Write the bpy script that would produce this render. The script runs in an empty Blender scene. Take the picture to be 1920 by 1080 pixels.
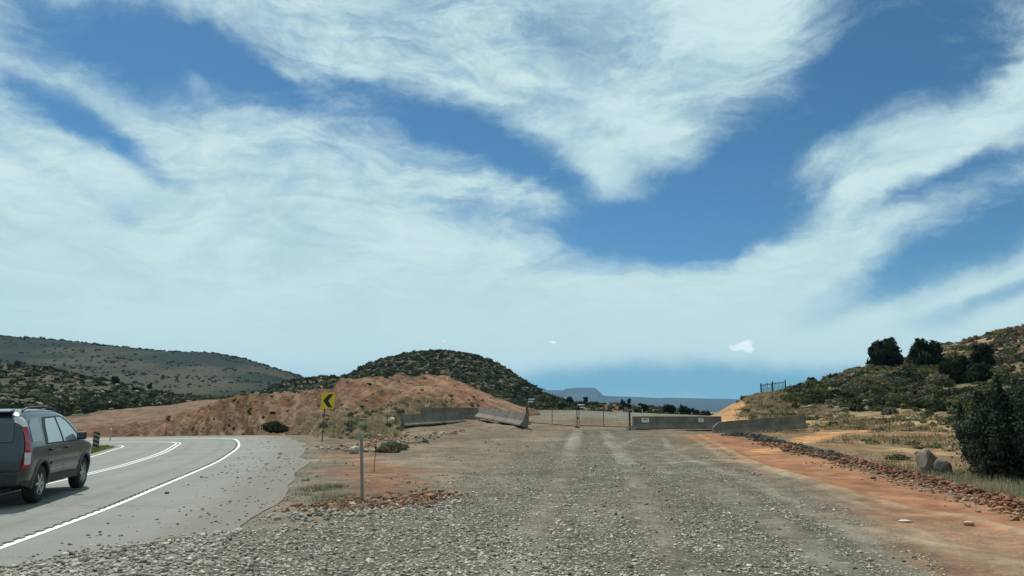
import bpy, bmesh, math, random
import numpy as np
from mathutils import Vector, Matrix

# ------------------------------------------------------------------ camera, world, sun, exposure
C = bpy.context.scene.collection
SC = bpy.context.scene
F = 1400.0; TH = math.atan(229 / 1400.0); CH = 1.65
cam_d = bpy.data.cameras.new('camera'); cam = bpy.data.objects.new('camera', cam_d); C.objects.link(cam)
cam_d.sensor_width = 36; cam_d.lens = 36 * F / 1920; cam_d.clip_start = 0.05; cam_d.clip_end = 40000
cam.location = (0, 0, CH); cam.rotation_euler = (math.pi / 2 + TH, 0, 0)
SC.camera = cam
SC.render.engine = 'CYCLES'
SC.view_settings.view_transform = 'Standard'; SC.view_settings.look = 'None'
SC.view_settings.exposure = 0.0; SC.view_settings.gamma = 1.0
SC.cycles.volume_bounces = 0; SC.cycles.max_bounces = 6; SC.cycles.diffuse_bounces = 2
SC.cycles.glossy_bounces = 3; SC.cycles.transparent_max_bounces = 8; SC.cycles.use_denoising = True

SUN_AZ = math.radians(-32)      # to the left of the view direction
SUN_EL = math.radians(56)
sun_d = bpy.data.lights.new('sun', 'SUN'); sun = bpy.data.objects.new('sun', sun_d); C.objects.link(sun)
sun_d.energy = 5.0; sun_d.angle = math.radians(0.55); sun_d.color = (1, 0.94, 0.85)
sdir = Vector((math.sin(SUN_AZ) * math.cos(SUN_EL), math.cos(SUN_AZ) * math.cos(SUN_EL), math.sin(SUN_EL)))
sun.rotation_euler = sdir.to_track_quat('Z', 'Y').to_euler(); sun.location = (-40, 40, 80)


def pxdir(px, py):
    u = (px - 960) / F; v = (540 - py) / F
    return Vector((u, math.cos(TH) - v * math.sin(TH), math.sin(TH) + v * math.cos(TH)))


def at(px, py, Y):
    d = pxdir(px, py); t = Y / d.y
    return Vector((d.x * t, Y, CH + d.z * t))


def az_el(px, py):
    d = pxdir(px, py).normalized()
    return math.atan2(d.x, d.y), math.asin(d.z)


class NT:
    def __init__(s, nt):
        s.nt = nt; nt.nodes.clear()

    def n(s, t, **kw):
        nd = s.nt.nodes.new(t)
        ins = kw.pop('ins', {})
        for k, v in kw.items(): setattr(nd, k, v)
        for k, v in ins.items():
            if hasattr(v, 'is_output') or isinstance(v, bpy.types.NodeSocket): s.nt.links.new(v, nd.inputs[k])
            else: nd.inputs[k].default_value = v
        return nd

    def math(s, op, a, b=0.0, clamp=False):
        return s.n('ShaderNodeMath', operation=op, use_clamp=clamp, ins={0: a, 1: b}).outputs[0]

    def mix(s, f, a, b, bt='MIX'):
        nd = s.n('ShaderNodeMix', data_type='RGBA', blend_type=bt)
        for i, v in ((0, f), (6, a), (7, b)):
            if isinstance(v, bpy.types.NodeSocket): s.nt.links.new(v, nd.inputs[i])
            else: nd.inputs[i].default_value = v if i == 0 else (tuple(v) + (1,))[:4]
        return nd.outputs[2]

    def ss(s, v, a, b, lo=0.0, hi=1.0):
        return s.n('ShaderNodeMapRange', interpolation_type='SMOOTHSTEP', ins={0: v, 1: a, 2: b, 3: lo, 4: hi}).outputs[0]

    def noise(s, vec, scale, detail=4, rough=0.55, dist=0.0):
        ins = {'Scale': scale, 'Detail': detail, 'Roughness': rough, 'Distortion': dist}
        if vec is not None: ins['Vector'] = vec
        return s.n('ShaderNodeTexNoise', ins=ins).outputs[0]


# --- sky: Nishita air with high thin cloud laid over it by direction
world = bpy.data.worlds.new('World'); SC.world = world; world.use_nodes = True
W = NT(world.node_tree)
sky = W.n('ShaderNodeTexSky', sky_type='NISHITA', sun_disc=False, sun_elevation=SUN_EL, sun_rotation=SUN_AZ,
          altitude=1300.0, air_density=1.0, dust_density=0.6, ozone_density=1.0)
tc = W.n('ShaderNodeTexCoord').outputs['Generated']
sx = W.n('ShaderNodeSeparateXYZ', ins={0: tc})
A = W.math('ARCTAN2', sx.outputs[0], sx.outputs[1]); Ev = W.math('ARCSINE', sx.outputs[2])
AE = W.n('ShaderNodeCombineXYZ', ins={0: A, 1: Ev, 2: 0.0}).outputs[0]
wl = W.n('ShaderNodeTexNoise', ins={'Vector': AE, 'Scale': 2.6, 'Detail': 2.0, 'Roughness': 0.5})
wl2 = W.n('ShaderNodeVectorMath', operation='MULTIPLY', ins={0: W.n('ShaderNodeVectorMath', operation='SUBTRACT', ins={0: wl.outputs[1], 1: (0.5, 0.5, 0.5)}).outputs[0], 1: (0.10, 0.08, 0.0)})
wn = W.n('ShaderNodeTexNoise', ins={'Vector': AE, 'Scale': 7.0, 'Detail': 7.0, 'Roughness': 0.62})
wv = W.n('ShaderNodeVectorMath', operation='SUBTRACT', ins={0: wn.outputs[1], 1: (0.5, 0.5, 0.5)})
wv2 = W.n('ShaderNodeVectorMath', operation='MULTIPLY', ins={0: wv.outputs[0], 1: (0.075, 0.055, 0.0)})
P = W.n('ShaderNodeVectorMath', operation='ADD', ins={0: W.n('ShaderNodeVectorMath', operation='ADD', ins={0: AE, 1: wv2.outputs[0]}).outputs[0], 1: wl2.outputs[0]}).outputs[0]
PS = W.n('ShaderNodeVectorMath', operation='ADD', ins={0: AE, 1: wl2.outputs[0]}).outputs[0]
# (px, py, half-width, half-height in px, tilt deg (down to the right positive), weight): blue gaps negative, banks positive
GAPS = [
    (130, 75, 210, 52, 14, -0.62), (300, 105, 270, 50, 14, -0.88), (540, 160, 310, 46, 16, -0.80), (780, 222, 220, 36, 24, -0.80), (960, 285, 180, 36, 26, -0.85), (1070, 335, 100, 30, 30, -0.35),
    (90, 195, 200, 34, 22, -0.75), (235, 270, 130, 22, 26, -0.65), (165, 345, 130, 20, 22, -0.55), (960, 400, 150, 50, 10, -0.40), (870, 340, 130, 12, -14, 0.35), (1140, 345, 60, 60, 20, 0.35), (640, 120, 120, 16, 16, 0.3), (1560, 310, 130, 26, -14, 0.40), (1400, 120, 190, 130, -40, 0.32), (1250, 280, 70, 60, 30, 0.35), (1130, 385, 50, 30, 20, 0.2), (1320, 505, 260, 22, -6, 0.35), (560, 140, 70, 12, 10, 0.35), (1000, 340, 60, 10, -20, 0.4), (1100, 290, 120, 40, 30, 0.3),
    (620, 300, 220, 22, 12, -0.22), 
    (1300, 405, 250, 82, -14, -1.35), (1270, 425, 240, 40, 2, -0.70), (1130, 400, 120, 50, 24, -0.6), (1370, 310, 120, 110, 25, -0.70), (1345, 215, 80, 90, 20, -0.25), (1440, 350, 90, 60, 20, -0.4),
    (1520, 200, 140, 80, -10, -0.55), (1620, 90, 190, 130, 0, -0.85), (1760, 60, 160, 110, 0, -0.75),  
    (1850, 305, 190, 26, -16, -0.62), (1730, 355, 120, 16, -20, -0.4), (1890, 400, 190, 70, -20, -0.72), (1760, 480, 190, 46, -20, -0.65), (1640, 535, 160, 26, -16, -0.42), (1890, 560, 190, 18, -12, -0.62), (1800, 510, 200, 14, -14, -0.2),
    (1900, 50, 80, 110, 0, -0.35), (1240, 330, 60, 40, 20, -0.2), 
    (1330, 724, 620, 40, 0, -1.35),  (700, 600, 160, 50, 20, -0.16), (180, 610, 260, 50, 10, -0.22), 
     (780, 90, 170, 22, 20, -0.30), (1010, 60, 160, 26, 24, -0.28), (1180, 300, 90, 40, 30, -0.25), (1420, 110, 120, 90, -40, 0.30), (1330, 190, 90, 50, -30, 0.2), (430, 400, 420, 110, 14, 0.15), (300, 520, 800, 170, 0, 0.42), (1150, 590, 620, 75, -3, 0.40), (1750, 640, 320, 40, 0, 0.30),
    (130, 250, 150, 22, 24, 0.35), (300, 235, 180, 22, 14, 0.30),  (1600, 395, 190, 34, -34, 0.50), (1480, 390, 60, 30, 20, 0.35), (1740, 275, 170, 36, -34, 0.45), (1870, 190, 130, 40, -38, 0.45), (1500, 500, 260, 30, -14, 0.35), (1560, 290, 130, 26, -10, 0.25),
    (1890, 530, 120, 9, -14, 0.6), (350, 158, 60, 14, 30, 0.4),  
]
D = W.math('ADD', 0.88, 0.0)
for (px, py, hw, hh, tilt, w) in GAPS:
    a, e = az_el(px, py)
    k = 1.70 / F
    mp = W.n('ShaderNodeMapping', vector_type='TEXTURE', ins={'Vector': P, 'Location': (a, e, 0), 'Rotation': (0, 0, math.radians(-tilt)), 'Scale': (hw * k, hh * k, 1)})
    ln = W.n('ShaderNodeVectorMath', operation='LENGTH', ins={0: mp.outputs[0]}).outputs['Value']
    D = W.math('ADD', D, W.ss(ln, 0.0, 1.0, w * 1.12, 0.0))


def streak(rot, sc, detail, rough, dist, off, vec=None):
    mp = W.n('ShaderNodeMapping', ins={'Vector': vec or PS, 'Location': (off, off, 0), 'Rotation': (0, 0, math.radians(rot)), 'Scale': sc})
    return W.noise(mp.outputs[0], 1.0, detail, rough, dist)


def lerp2(a, b, t): return W.math('ADD', W.math('MULTIPLY', a, W.math('SUBTRACT', 1.0, t)), W.math('MULTIPLY', b, t))


side = W.ss(A, 0.02, 0.24)
st = lerp2(streak(24, (3.6, 9.5, 1), 10, 0.62, 0.9, 3.1, P), streak(-30, (3.6, 9.5, 1), 10, 0.62, 0.8, 7.7, P), side)
fil = lerp2(streak(30, (9, 30, 1), 9, 0.66, 1.2, 11.3, P), streak(-34, (9, 30, 1), 9, 0.66, 1.0, 5.2, P), side)
fine = streak(10, (26, 44, 1), 8, 0.65, 0.5, 1.3, P)
big = W.noise(P, 3.2, 3, 0.5)
amp = W.ss(Ev, 0.02, 0.22, 0.14, 1.0)
nz = W.math('MULTIPLY', W.math('SUBTRACT', st, 0.5), 2.1)
nz = W.math('ADD', nz, W.math('MULTIPLY', W.math('SUBTRACT', fil, 0.5), 0.75))
nz = W.math('ADD', nz, W.math('MULTIPLY', W.math('SUBTRACT', fine, 0.5), 0.8))
nz = W.math('ADD', nz, W.math('MULTIPLY', W.math('SUBTRACT', big, 0.5), 1.0))
D2 = W.math('ADD', D, W.math('MULTIPLY', nz, amp))
cover = W.ss(D2, -0.42, 1.28)
# small separate cumulus puffs near the horizon
puff = None
for (px, py, hw, hh) in ((1388, 650, 24, 8), (1397, 645, 16, 8), (1406, 655, 12, 6), (1034, 642, 8, 4), (830, 640, 4, 2)):
    a, e = az_el(px, py)
    pn = W.n('ShaderNodeVectorMath', operation='MULTIPLY', ins={0: W.n('ShaderNodeTexNoise', ins={'Vector': AE, 'Scale': 60.0, 'Detail': 4.0}).outputs[1], 1: (0.022, 0.012, 0)})
    pp = W.n('ShaderNodeVectorMath', operation='ADD', ins={0: AE, 1: pn.outputs[0]})
    mp = W.n('ShaderNodeMapping', vector_type='TEXTURE', ins={'Vector': pp.outputs[0], 'Location': (a + .011, e + .006, 0), 'Scale': (hw / F, hh / F, 1)})
    ln = W.n('ShaderNodeVectorMath', operation='LENGTH', ins={0: mp.outputs[0]}).outputs['Value']
    g = W.ss(ln, 0.45, 1.05, 1.0, 0.0)
    puff = g if puff is None else W.math('MAXIMUM', puff, g)
air = W.mix(1.0, sky.outputs[0], (0.38, 0.68, 0.80), 'MULTIPLY')
airlow = W.mix(W.ss(Ev, 0.0, 0.20, 0.85, 0.0), air, (2.1, 4.3, 5.6))
cl_bright = W.mix(W.ss(W.math('ADD', st, W.math('MULTIPLY', W.math('SUBTRACT', fil, 0.5), 0.7)), 0.3, 0.7), (4.3, 6.3, 7.1), (6.3, 8.2, 8.3))
cl_low = W.mix(W.ss(Ev, 0.04, 0.28), (5.9, 7.8, 7.9), cl_bright)
skyc = W.mix(cover, airlow, cl_low)
skyc = W.mix(W.math('MULTIPLY', puff, 0.95), skyc, (8.8, 10.0, 10.0))
bg = W.n('ShaderNodeBackground', ins={'Color': skyc, 'Strength': 0.10})
wo = W.n('ShaderNodeOutputWorld'); world.node_tree.links.new(bg.outputs[0], wo.inputs[0])

# ------------------------------------------------------------------ numpy noise and height
rng = np.random.default_rng(7)


def _h(ix, iy, s):
    n = (ix.astype(np.int64) * 374761393 + iy.astype(np.int64) * 668265263 + s * 1442695041) & 0xffffffff
    n = ((n ^ (n >> 13)) * 1274126177) & 0xffffffff
    n = n ^ (n >> 16)
    return (n & 0xffffff) / float(0xffffff)


def vn(x, y, s=0):
    x = np.asarray(x, float); y = np.asarray(y, float)
    ix = np.floor(x); iy = np.floor(y); fx = x - ix; fy = y - iy
    fx = fx * fx * (3 - 2 * fx); fy = fy * fy * (3 - 2 * fy)
    a = _h(ix, iy, s); b = _h(ix + 1, iy, s); c = _h(ix, iy + 1, s); d = _h(ix + 1, iy + 1, s)
    return (a * (1 - fx) + b * fx) * (1 - fy) + (c * (1 - fx) + d * fx) * fy


def fbm(x, y, o=5, s=0, g=0.5):
    t = 0; amp = 1; tot = 0
    for i in range(o):
        t = t + amp * (vn(x, y, s + i * 17) - 0.5); tot += amp; amp *= g
        x = np.asarray(x) * 2.03 + 13.7; y = np.asarray(y) * 2.03 + 7.1
    return t / tot * 2


def sst(v, a, b):
    t = np.clip((np.asarray(v, float) - a) / (b - a), 0, 1); return t * t * (3 - 2 * t)


RL = [(-4.6, -60), (-4.6, -5), (-5.0, 2), (-5.6, 6), (-6.2, 9.4), (-6.85, 13), (-7.72, 16.9), (-9.3, 23.8), (-10.65, 28.7), (-12.2, 33.9), (-14.2, 39.5),
      (-17.1, 46.5), (-21.6, 53.8), (-28.3, 61), (-38, 68.5), (-52, 75), (-70, 80), (-100, 84), (-160, 88)]


def catmull(P, step):
    out = []
    P = [Vector(p) for p in P]
    for i in range(len(P) - 1):
        p0 = P[max(i - 1, 0)]; p1 = P[i]; p2 = P[i + 1]; p3 = P[min(i + 2, len(P) - 1)]
        n = max(1, int((p2 - p1).length / step))
        for k in range(n):
            t = k / n
            out.append(0.5 * ((2 * p1) + (p2 - p0) * t + (2 * p0 - 5 * p1 + 4 * p2 - p3) * t * t + (3 * p1 - p0 - 3 * p2 + p3) * t ** 3))
    out.append(P[-1]); return out


def zl(r):
    t = np.clip(np.asarray(r, float) - 40, 0, None)
    return -0.031 * np.where(t < 15, t * t / 30, t - 7.5)


RP = np.array([tuple(p) for p in catmull(RL, 0.35)])
RT = np.gradient(RP, axis=0); RT /= np.linalg.norm(RT, axis=1)[:, None]
RN = np.stack([-RT[:, 1], RT[:, 0]], 1)          # points to the left of travel
RZ = zl(np.clip(np.hypot(RP[:, 0], RP[:, 1]), 0, 160)) * (RP[:, 1] > 0)
BANK = 0.02 + 0.035 * sst(RP[:, 1], 14, 30)      # falls to the left in the bend


def road_sd(x, y):
    """nearest path index and signed offset (left positive) for arrays"""
    x = np.asarray(x, float); y = np.asarray(y, float)
    idx = np.zeros(x.shape, int); best = np.full(x.shape, 1e9)
    sub = np.arange(0, len(RP), 6)
    for j in sub:
        d = (x - RP[j, 0]) ** 2 + (y - RP[j, 1]) ** 2
        m = d < best; best[m] = d[m]; idx[m] = j
    for k in range(-4, 5):
        jj = np.clip(idx + k, 0, len(RP) - 1)
        d = (x - RP[jj, 0]) ** 2 + (y - RP[jj, 1]) ** 2
        if k == -4: bi = jj.copy(); bd = d
        else:
            m = d < bd; bi[m] = jj[m]; bd = np.where(m, d, bd)
    off = (x - RP[bi, 0]) * RN[bi, 0] + (y - RP[bi, 1]) * RN[bi, 1]
    return bi, off


ANCH = []
for (px_, py_, Y_, R_0) in ((760, 799, 49.5, 2.4), (812, 796.5, 50.5, 2.4), (868, 793, 52.5, 2.4), (800, 790, 56, 2.6), (895, 788, 54.5, 2.6), (915, 787, 51.5, 2.2), (950, 792, 49.0, 2.0), (978, 796.5, 47.0, 1.6),
                         (1187, 805, 49.5, 2.0), (1270, 805, 50.2, 2.4), (1350, 804, 51.5, 2.2), (1345, 816, 47.0, 1.8), (1420, 810, 47.3, 2.4), (1505, 803, 47.6, 2.4)):
    q0 = at(px_, py_, Y_); ANCH.append((q0.x, q0.y, q0.z, R_0))


def zbase(x, y):
    x = np.asarray(x, float); y = np.asarray(y, float)
    r = np.hypot(x, y); yy = np.maximum(y, 1.0); az = np.clip(x / yy, -3, 3)
    left = zl(np.minimum(r, 150)) * (y > 0)
    left = np.where(r > 150, left - (r - 150) * 0.004, left)
    z = 0.40 * sst(y, 10, 50) * 1.0
    crest = 1.62 - np.clip(az - 0.09, 0, 0.6) * 4.6
    z = z + (crest - 0.40) * sst(y, 46, 108)
    z = z - 11 * sst(y, 110, 210)
    w = sst(az, -0.21, -0.09)
    z = z * w + left * (1 - w)
    for (ax, ay, azz, R0) in ANCH:
        g_ = np.exp(-(((x - ax) ** 2 + (y - ay) ** 2) / R0 ** 2)); z = z + (azz - z) * g_
    z = z * sst(y, -5, 8)
    far = sst(r, 250, 600)
    return z * (1 - far) + (-11.0) * far


def zg(x, y, fineamp=1.0):
    x = np.asarray(x, float); y = np.asarray(y, float)
    z = zbase(x, y)
    bi, off = road_sd(x, y)
    zr = RZ[bi] - BANK[bi] * off
    d = np.where(off > 0, np.maximum(off - 6.6, 0), np.maximum(-off - 2.6, 0))
    w = 1 - sst(d, 0.0, 4.5)
    ins = (off > -2.3) & (off < 6.1)
    z = z * (1 - w) + zr * w
    r = np.hypot(x, y)
    und = fbm(x * 0.45, y * 0.45, 4, 3) * 0.07 + fbm(x * 1.9, y * 1.9, 3, 5) * 0.022
    z = z + und * (1 - w) * fineamp * np.minimum(1, 60 / (r + 10))
    z = np.where(ins, z - 0.06, z - 0.012 * w)
    return z


def zg1(x, y): return float(zg(np.array([x]), np.array([y]))[0])


def hit(px, py):
    d = pxdir(px, py); ts = 2.0 * 1.004 ** np.arange(1100)
    xs = d.x * ts; ys = d.y * ts; zs = CH + d.z * ts
    g = zbase(xs, ys)
    i = np.argmax(zs <= g)
    return (xs[i], ys[i]) if zs[i] <= g[i] else (xs[-1], ys[-1])


# ------------------------------------------------------------------ mesh helpers
def link(o, parent=None):
    C.objects.link(o)
    if parent is not None: o.parent = parent
    return o


def tag(o, label=None, cat=None, group=None, kind=None):
    if label: o['label'] = label
    if cat: o['category'] = cat
    if group: o['group'] = group
    if kind: o['kind'] = kind
    return o


def npmesh(name, v, f, mats, col=None, smooth=False, mi=None):
    me = bpy.data.meshes.new(name)
    v = np.asarray(v, np.float32); f = np.asarray(f, np.int32)
    me.vertices.add(len(v)); me.vertices.foreach_set('co', v.ravel())
    k = f.shape[1]
    me.loops.add(f.size); me.loops.foreach_set('vertex_index', f.ravel())
    me.polygons.add(len(f)); me.polygons.foreach_set('loop_start', np.arange(0, f.size, k, dtype=np.int32))
    me.polygons.foreach_set('loop_total', np.full(len(f), k, np.int32))
    if mi is not None: me.polygons.foreach_set('material_index', np.asarray(mi, np.int32))
    me.polygons.foreach_set('use_smooth', np.full(len(f), bool(smooth)))
    me.update(calc_edges=True)
    if col is not None:
        ca = me.color_attributes.new('col', 'FLOAT_COLOR', 'POINT')
        cc = np.ones((len(v), 4), np.float32); cc[:, :3] = col[:, :3]
        if col.shape[1] > 3: cc[:, 3] = col[:, 3]
        ca.data.foreach_set('color', cc.ravel())
    for m in (mats if isinstance(mats, (list, tuple)) else [mats]): me.materials.append(m)
    return me


def nobj(name, v, f, mats, parent=None, **kw):
    return link(bpy.data.objects.new(name, npmesh(name, v, f, mats, **kw)), parent)


def empty(name, loc=(0, 0, 0), rz=0.0, rot=None):
    o = bpy.data.objects.new(name, None); o.location = loc; o.empty_display_size = 0.3
    o.rotation_euler = rot if rot else (0, 0, rz); C.objects.link(o); return o


def bobj(name, bm, mat, parent=None, smooth=False, bevel=0.0):
    me = bpy.data.meshes.new(name)
    if bevel:
        es = [e for e in bm.edges if len(e.link_faces) == 2 and e.calc_face_angle(0) > 0.6]
        bmesh.ops.bevel(bm, geom=es, offset=bevel, segments=2, affect='EDGES', profile=0.6)
    bmesh.ops.recalc_face_normals(bm, faces=bm.faces)
    if smooth:
        for fc in bm.faces: fc.smooth = True
    bm.to_mesh(me); bm.free(); me.materials.append(mat)
    return link(bpy.data.objects.new(name, me), parent)


def bx(bm, c, s, rot=None):
    m = Matrix.Translation(c) @ (rot.to_4x4() if rot else Matrix.Identity(4)) @ Matrix.Diagonal((s[0], s[1], s[2], 1))
    bmesh.ops.create_cube(bm, size=1, matrix=m)


def tube(bm, a, b, r, r2=None, seg=8):
    a = Vector(a); b = Vector(b); d = b - a
    q = d.to_track_quat('Z', 'Y').to_matrix().to_4x4()
    bmesh.ops.create_cone(bm, cap_ends=True, segments=seg, radius1=r, radius2=r if r2 is None else r2, depth=d.length, matrix=Matrix.Translation((a + b) / 2) @ q)


def lathe(bm, prof, seg=40, axis='Y'):
    rings = []
    for i in range(seg):
        a = 2 * math.pi * i / seg
        rings.append([bm.verts.new((r * math.cos(a), t, r * math.sin(a))) for r, t in prof])
    for i in range(seg):
        A_, B_ = rings[i], rings[(i + 1) % seg]
        for k in range(len(prof) - 1): bm.faces.new((A_[k], A_[k + 1], B_[k + 1], B_[k]))


# ------------------------------------------------------------------ materials
def newmat(name):
    m = bpy.data.materials.new(name); m.use_nodes = True
    return m, NT(m.node_tree)


def finish(N, bs):
    o = N.n('ShaderNodeOutputMaterial'); N.nt.links.new(bs.outputs[0], o.inputs[0])


def plain(name, col, rough=0.6, metal=0.0, var=0.12, scale=8.0, bump=0.0, spec=0.4, coat=0.0):
    m, N = newmat(name)
    oc = N.n('ShaderNodeTexCoord').outputs['Object']
    n1 = N.noise(oc, scale, 6, 0.6)
    c = N.mix(N.ss(n1, 0.3, 0.7), tuple(x * (1 - var) for x in col), tuple(min(1, x * (1 + var)) for x in col))
    bs = N.n('ShaderNodeBsdfPrincipled', ins={'Base Color': c, 'Roughness': rough, 'Metallic': metal, 'Specular IOR Level': spec, 'Coat Weight': coat, 'Coat Roughness': 0.05})
    if bump:
        b = N.n('ShaderNodeBump', ins={'Strength': bump, 'Distance': 0.01, 'Height': N.noise(oc, scale * 6, 5, 0.6)})
        N.nt.links.new(b.outputs[0], bs.inputs['Normal'])
    finish(N, bs); return m


def vcmat(name, rough=0.9, nscale=3.0, var=0.25, bump=0.4, bdist=0.05, pebble=0.0, pscale=14.0, spec=0.0, trans=0.0, nscale2=None):
    """vertex colour times noise, optional pebbles weighted by colour alpha"""
    m, N = newmat(name)
    geo = N.n('ShaderNodeNewGeometry').outputs['Position']
    at_ = N.n('ShaderNodeVertexColor', layer_name='col')
    n1 = N.noise(geo, nscale, 8, 0.68)
    v = N.ss(n1, 0.32, 0.68, 1 - var, 1 + var)
    c = N.mix(1.0, at_.outputs[0], N.n('ShaderNodeCombineXYZ', ins={0: v, 1: v, 2: v}).outputs[0], 'MULTIPLY')
    h = n1
    if nscale2:
        n2 = N.noise(geo, nscale2, 5, 0.6)
        v2 = N.ss(n2, 0.3, 0.7, 0.82, 1.18)
        c = N.mix(1.0, c, N.n('ShaderNodeCombineXYZ', ins={0: v2, 1: v2, 2: v2}).outputs[0], 'MULTIPLY')
    if pebble:
        hs = 0
        for sc_, th in ((pscale, 0.30), (pscale * 2.6, 0.36), (pscale * 0.45, 0.22)):
            wz = N.n('ShaderNodeVectorMath', operation='ADD', ins={0: geo, 1: N.n('ShaderNodeVectorMath', operation='SCALE', ins={0: N.n('ShaderNodeTexNoise', ins={'Vector': geo, 'Scale': sc_ * 1.3, 'Detail': 2.0}).outputs[1], 'Scale': 0.5 / sc_}).outputs[0]})
            vo = N.n('ShaderNodeTexVoronoi', ins={'Vector': wz.outputs[0], 'Scale': sc_})
            g = N.ss(vo.outputs['Distance'], th, th + 0.12, 1.0, 0.0)
            sep = N.n('ShaderNodeSeparateColor', ins={0: vo.outputs['Color']})
            on = N.ss(sep.outputs[0], 0.45, 0.55)
            g = N.math('MULTIPLY', N.math('MULTIPLY', g, on), at_.outputs[1])
            stone = N.mix(sep.outputs[1], (0.10, 0.093, 0.078), (0.40, 0.375, 0.315))
            c = N.mix(N.math('MULTIPLY', g, 0.8), c, stone)
            h = N.math('ADD', h, N.math('MULTIPLY', g, 1.2))
    bs = N.n('ShaderNodeBsdfPrincipled', ins={'Base Color': c, 'Roughness': rough, 'Specular IOR Level': spec})
    if bump:
        b = N.n('ShaderNodeBump', ins={'Strength': bump, 'Distance': bdist, 'Height': h})
        N.nt.links.new(b.outputs[0], bs.inputs['Normal'])
    if trans:
        tr = N.n('ShaderNodeBsdfTranslucent', ins={'Color': c})
        mx = N.n('ShaderNodeMixShader', ins={0: trans}); N.nt.links.new(bs.outputs[0], mx.inputs[1]); N.nt.links.new(tr.outputs[0], mx.inputs[2])
        finish(N, mx)
    else: finish(N, bs)
    return m


M_ground = vcmat('ground_dirt', nscale=1.6, var=0.28, bump=0.7, bdist=0.05, pebble=1.0, pscale=11.0, nscale2=0.22)
M_bank = vcmat('cut_bank_earth', nscale=0.55, var=0.30, bump=1.0, bdist=0.5, nscale2=3.5)
M_hill = vcmat('hill_scrub_soil', nscale=0.25, var=0.30, bump=0.6, bdist=0.4, nscale2=1.6)
M_far = vcmat('distant_rock', nscale=0.01, var=0.2, bump=0.4, bdist=8, nscale2=0.06)
M_leaf = vcmat('foliage', nscale=2.0, var=0.22, bump=0, rough=0.75, trans=0.18)
M_stone = vcmat('loose_stone', spec=0.08, nscale=9.0, var=0.22, bump=0.5, bdist=0.02, rough=0.85)
M_grass = vcmat('dry_grass_blades', nscale=0.8, var=0.3, bump=0, rough=0.8, trans=0.25)
M_bark = plain('bark', (0.11, 0.085, 0.065), 0.9, bump=0.6, var=0.3, scale=5)
M_darkwood = plain('weathered_dark_wood', (0.035, 0.03, 0.027), 0.85, var=0.3, bump=0.4)
M_steel = plain('rusted_steel', (0.10, 0.07, 0.05), 0.7, metal=0.3, var=0.35, scale=14)
M_galv = plain('galvanised_pipe', (0.16, 0.15, 0.135), 0.55, metal=0.5, var=0.25, scale=10)
M_yellow = plain('sign_yellow', (0.62, 0.42, 0.015), 0.45, var=0.08, scale=5)
M_black = plain('sign_black', (0.012, 0.011, 0.010), 0.5)
M_white = plain('white_paint', (0.70, 0.70, 0.67), 0.5, var=0.08)
M_grey = plain('grey_plastic', (0.19, 0.175, 0.140), 0.5, var=0.1, scale=3)
M_orange = plain('faded_orange_ribbon', (0.55, 0.14, 0.07), 0.6)
M_paint = plain('car_paint', (0.030, 0.039, 0.043), 0.32, metal=0.55, var=0.03, spec=0.5, coat=0.7)
M_trim = plain('black_trim', (0.018, 0.019, 0.020), 0.55, var=0.1)
M_rubber = plain('rubber', (0.014, 0.014, 0.014), 0.85, var=0.25, scale=20, bump=0.2)
M_alloy = plain('alloy', (0.42, 0.43, 0.43), 0.35, metal=0.8, var=0.1)
M_red = plain('tail_lamp_red', (0.34, 0.006, 0.012), 0.15, var=0.15, scale=20, coat=0.6)
M_clear = plain('clear_lamp_lens', (0.50, 0.50, 0.50), 0.15, var=0.15, scale=20, coat=0.6)


def glassmat(name, col, rough=0.04, alpha=0.35, extra=0.10):
    m, N = newmat(name)
    gl = N.n('ShaderNodeBsdfGlossy', ins={'Color': (0.85, 0.9, 0.9, 1), 'Roughness': rough})
    df = N.n('ShaderNodeBsdfPrincipled', ins={'Base Color': tuple(col) + (1,), 'Roughness': 0.2})
    tr = N.n('ShaderNodeBsdfTransparent', ins={'Color': (0.55, 0.62, 0.60, 1)})
    m1 = N.n('ShaderNodeMixShader', ins={0: alpha}); N.nt.links.new(df.outputs[0], m1.inputs[1]); N.nt.links.new(tr.outputs[0], m1.inputs[2])
    fr = N.n('ShaderNodeFresnel', ins={'IOR': 1.5}).outputs[0]
    m2 = N.n('ShaderNodeMixShader', ins={0: N.math('ADD', fr, extra, True)}); N.nt.links.new(m1.outputs[0], m2.inputs[1]); N.nt.links.new(gl.outputs[0], m2.inputs[2])
    finish(N, m2); return m


M_glass = glassmat('tinted_window_glass', (0.02, 0.026, 0.028), alpha=0.0, extra=0.0)
M_glassl = glassmat('daylight_toned_glass', (0.20, 0.24, 0.23), alpha=0.0)  # opaque pane, pale base colour stands in for daylight seen through the cabin


def concrete():
    m, N = newmat('weathered_concrete')
    oc = N.n('ShaderNodeTexCoord').outputs['Object']
    n1 = N.noise(oc, 1.6, 7, 0.65); n2 = N.noise(oc, 22, 4, 0.6)
    mp = N.n('ShaderNodeMapping', ins={'Vector': oc, 'Scale': (3.0, 3.0, 0.35)})
    n3 = N.noise(mp.outputs[0], 2.5, 5, 0.6)
    c = N.mix(N.ss(n1, 0.3, 0.7), (0.098, 0.080, 0.062), (0.175, 0.145, 0.114))
    c = N.mix(N.ss(n3, 0.52, 0.75, 0.0, 0.55), c, (0.11, 0.098, 0.08))
    c = N.mix(N.ss(n2, 0.6, 0.75, 0.0, 0.5), c, (0.10, 0.09, 0.08))
    b = N.n('ShaderNodeBump', ins={'Strength': 0.4, 'Distance': 0.01, 'Height': n2})
    bs = N.n('ShaderNodeBsdfPrincipled', ins={'Base Color': c, 'Roughness': 0.88, 'Normal': b.outputs[0]})
    finish(N, bs); return m


M_conc = concrete()


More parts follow.
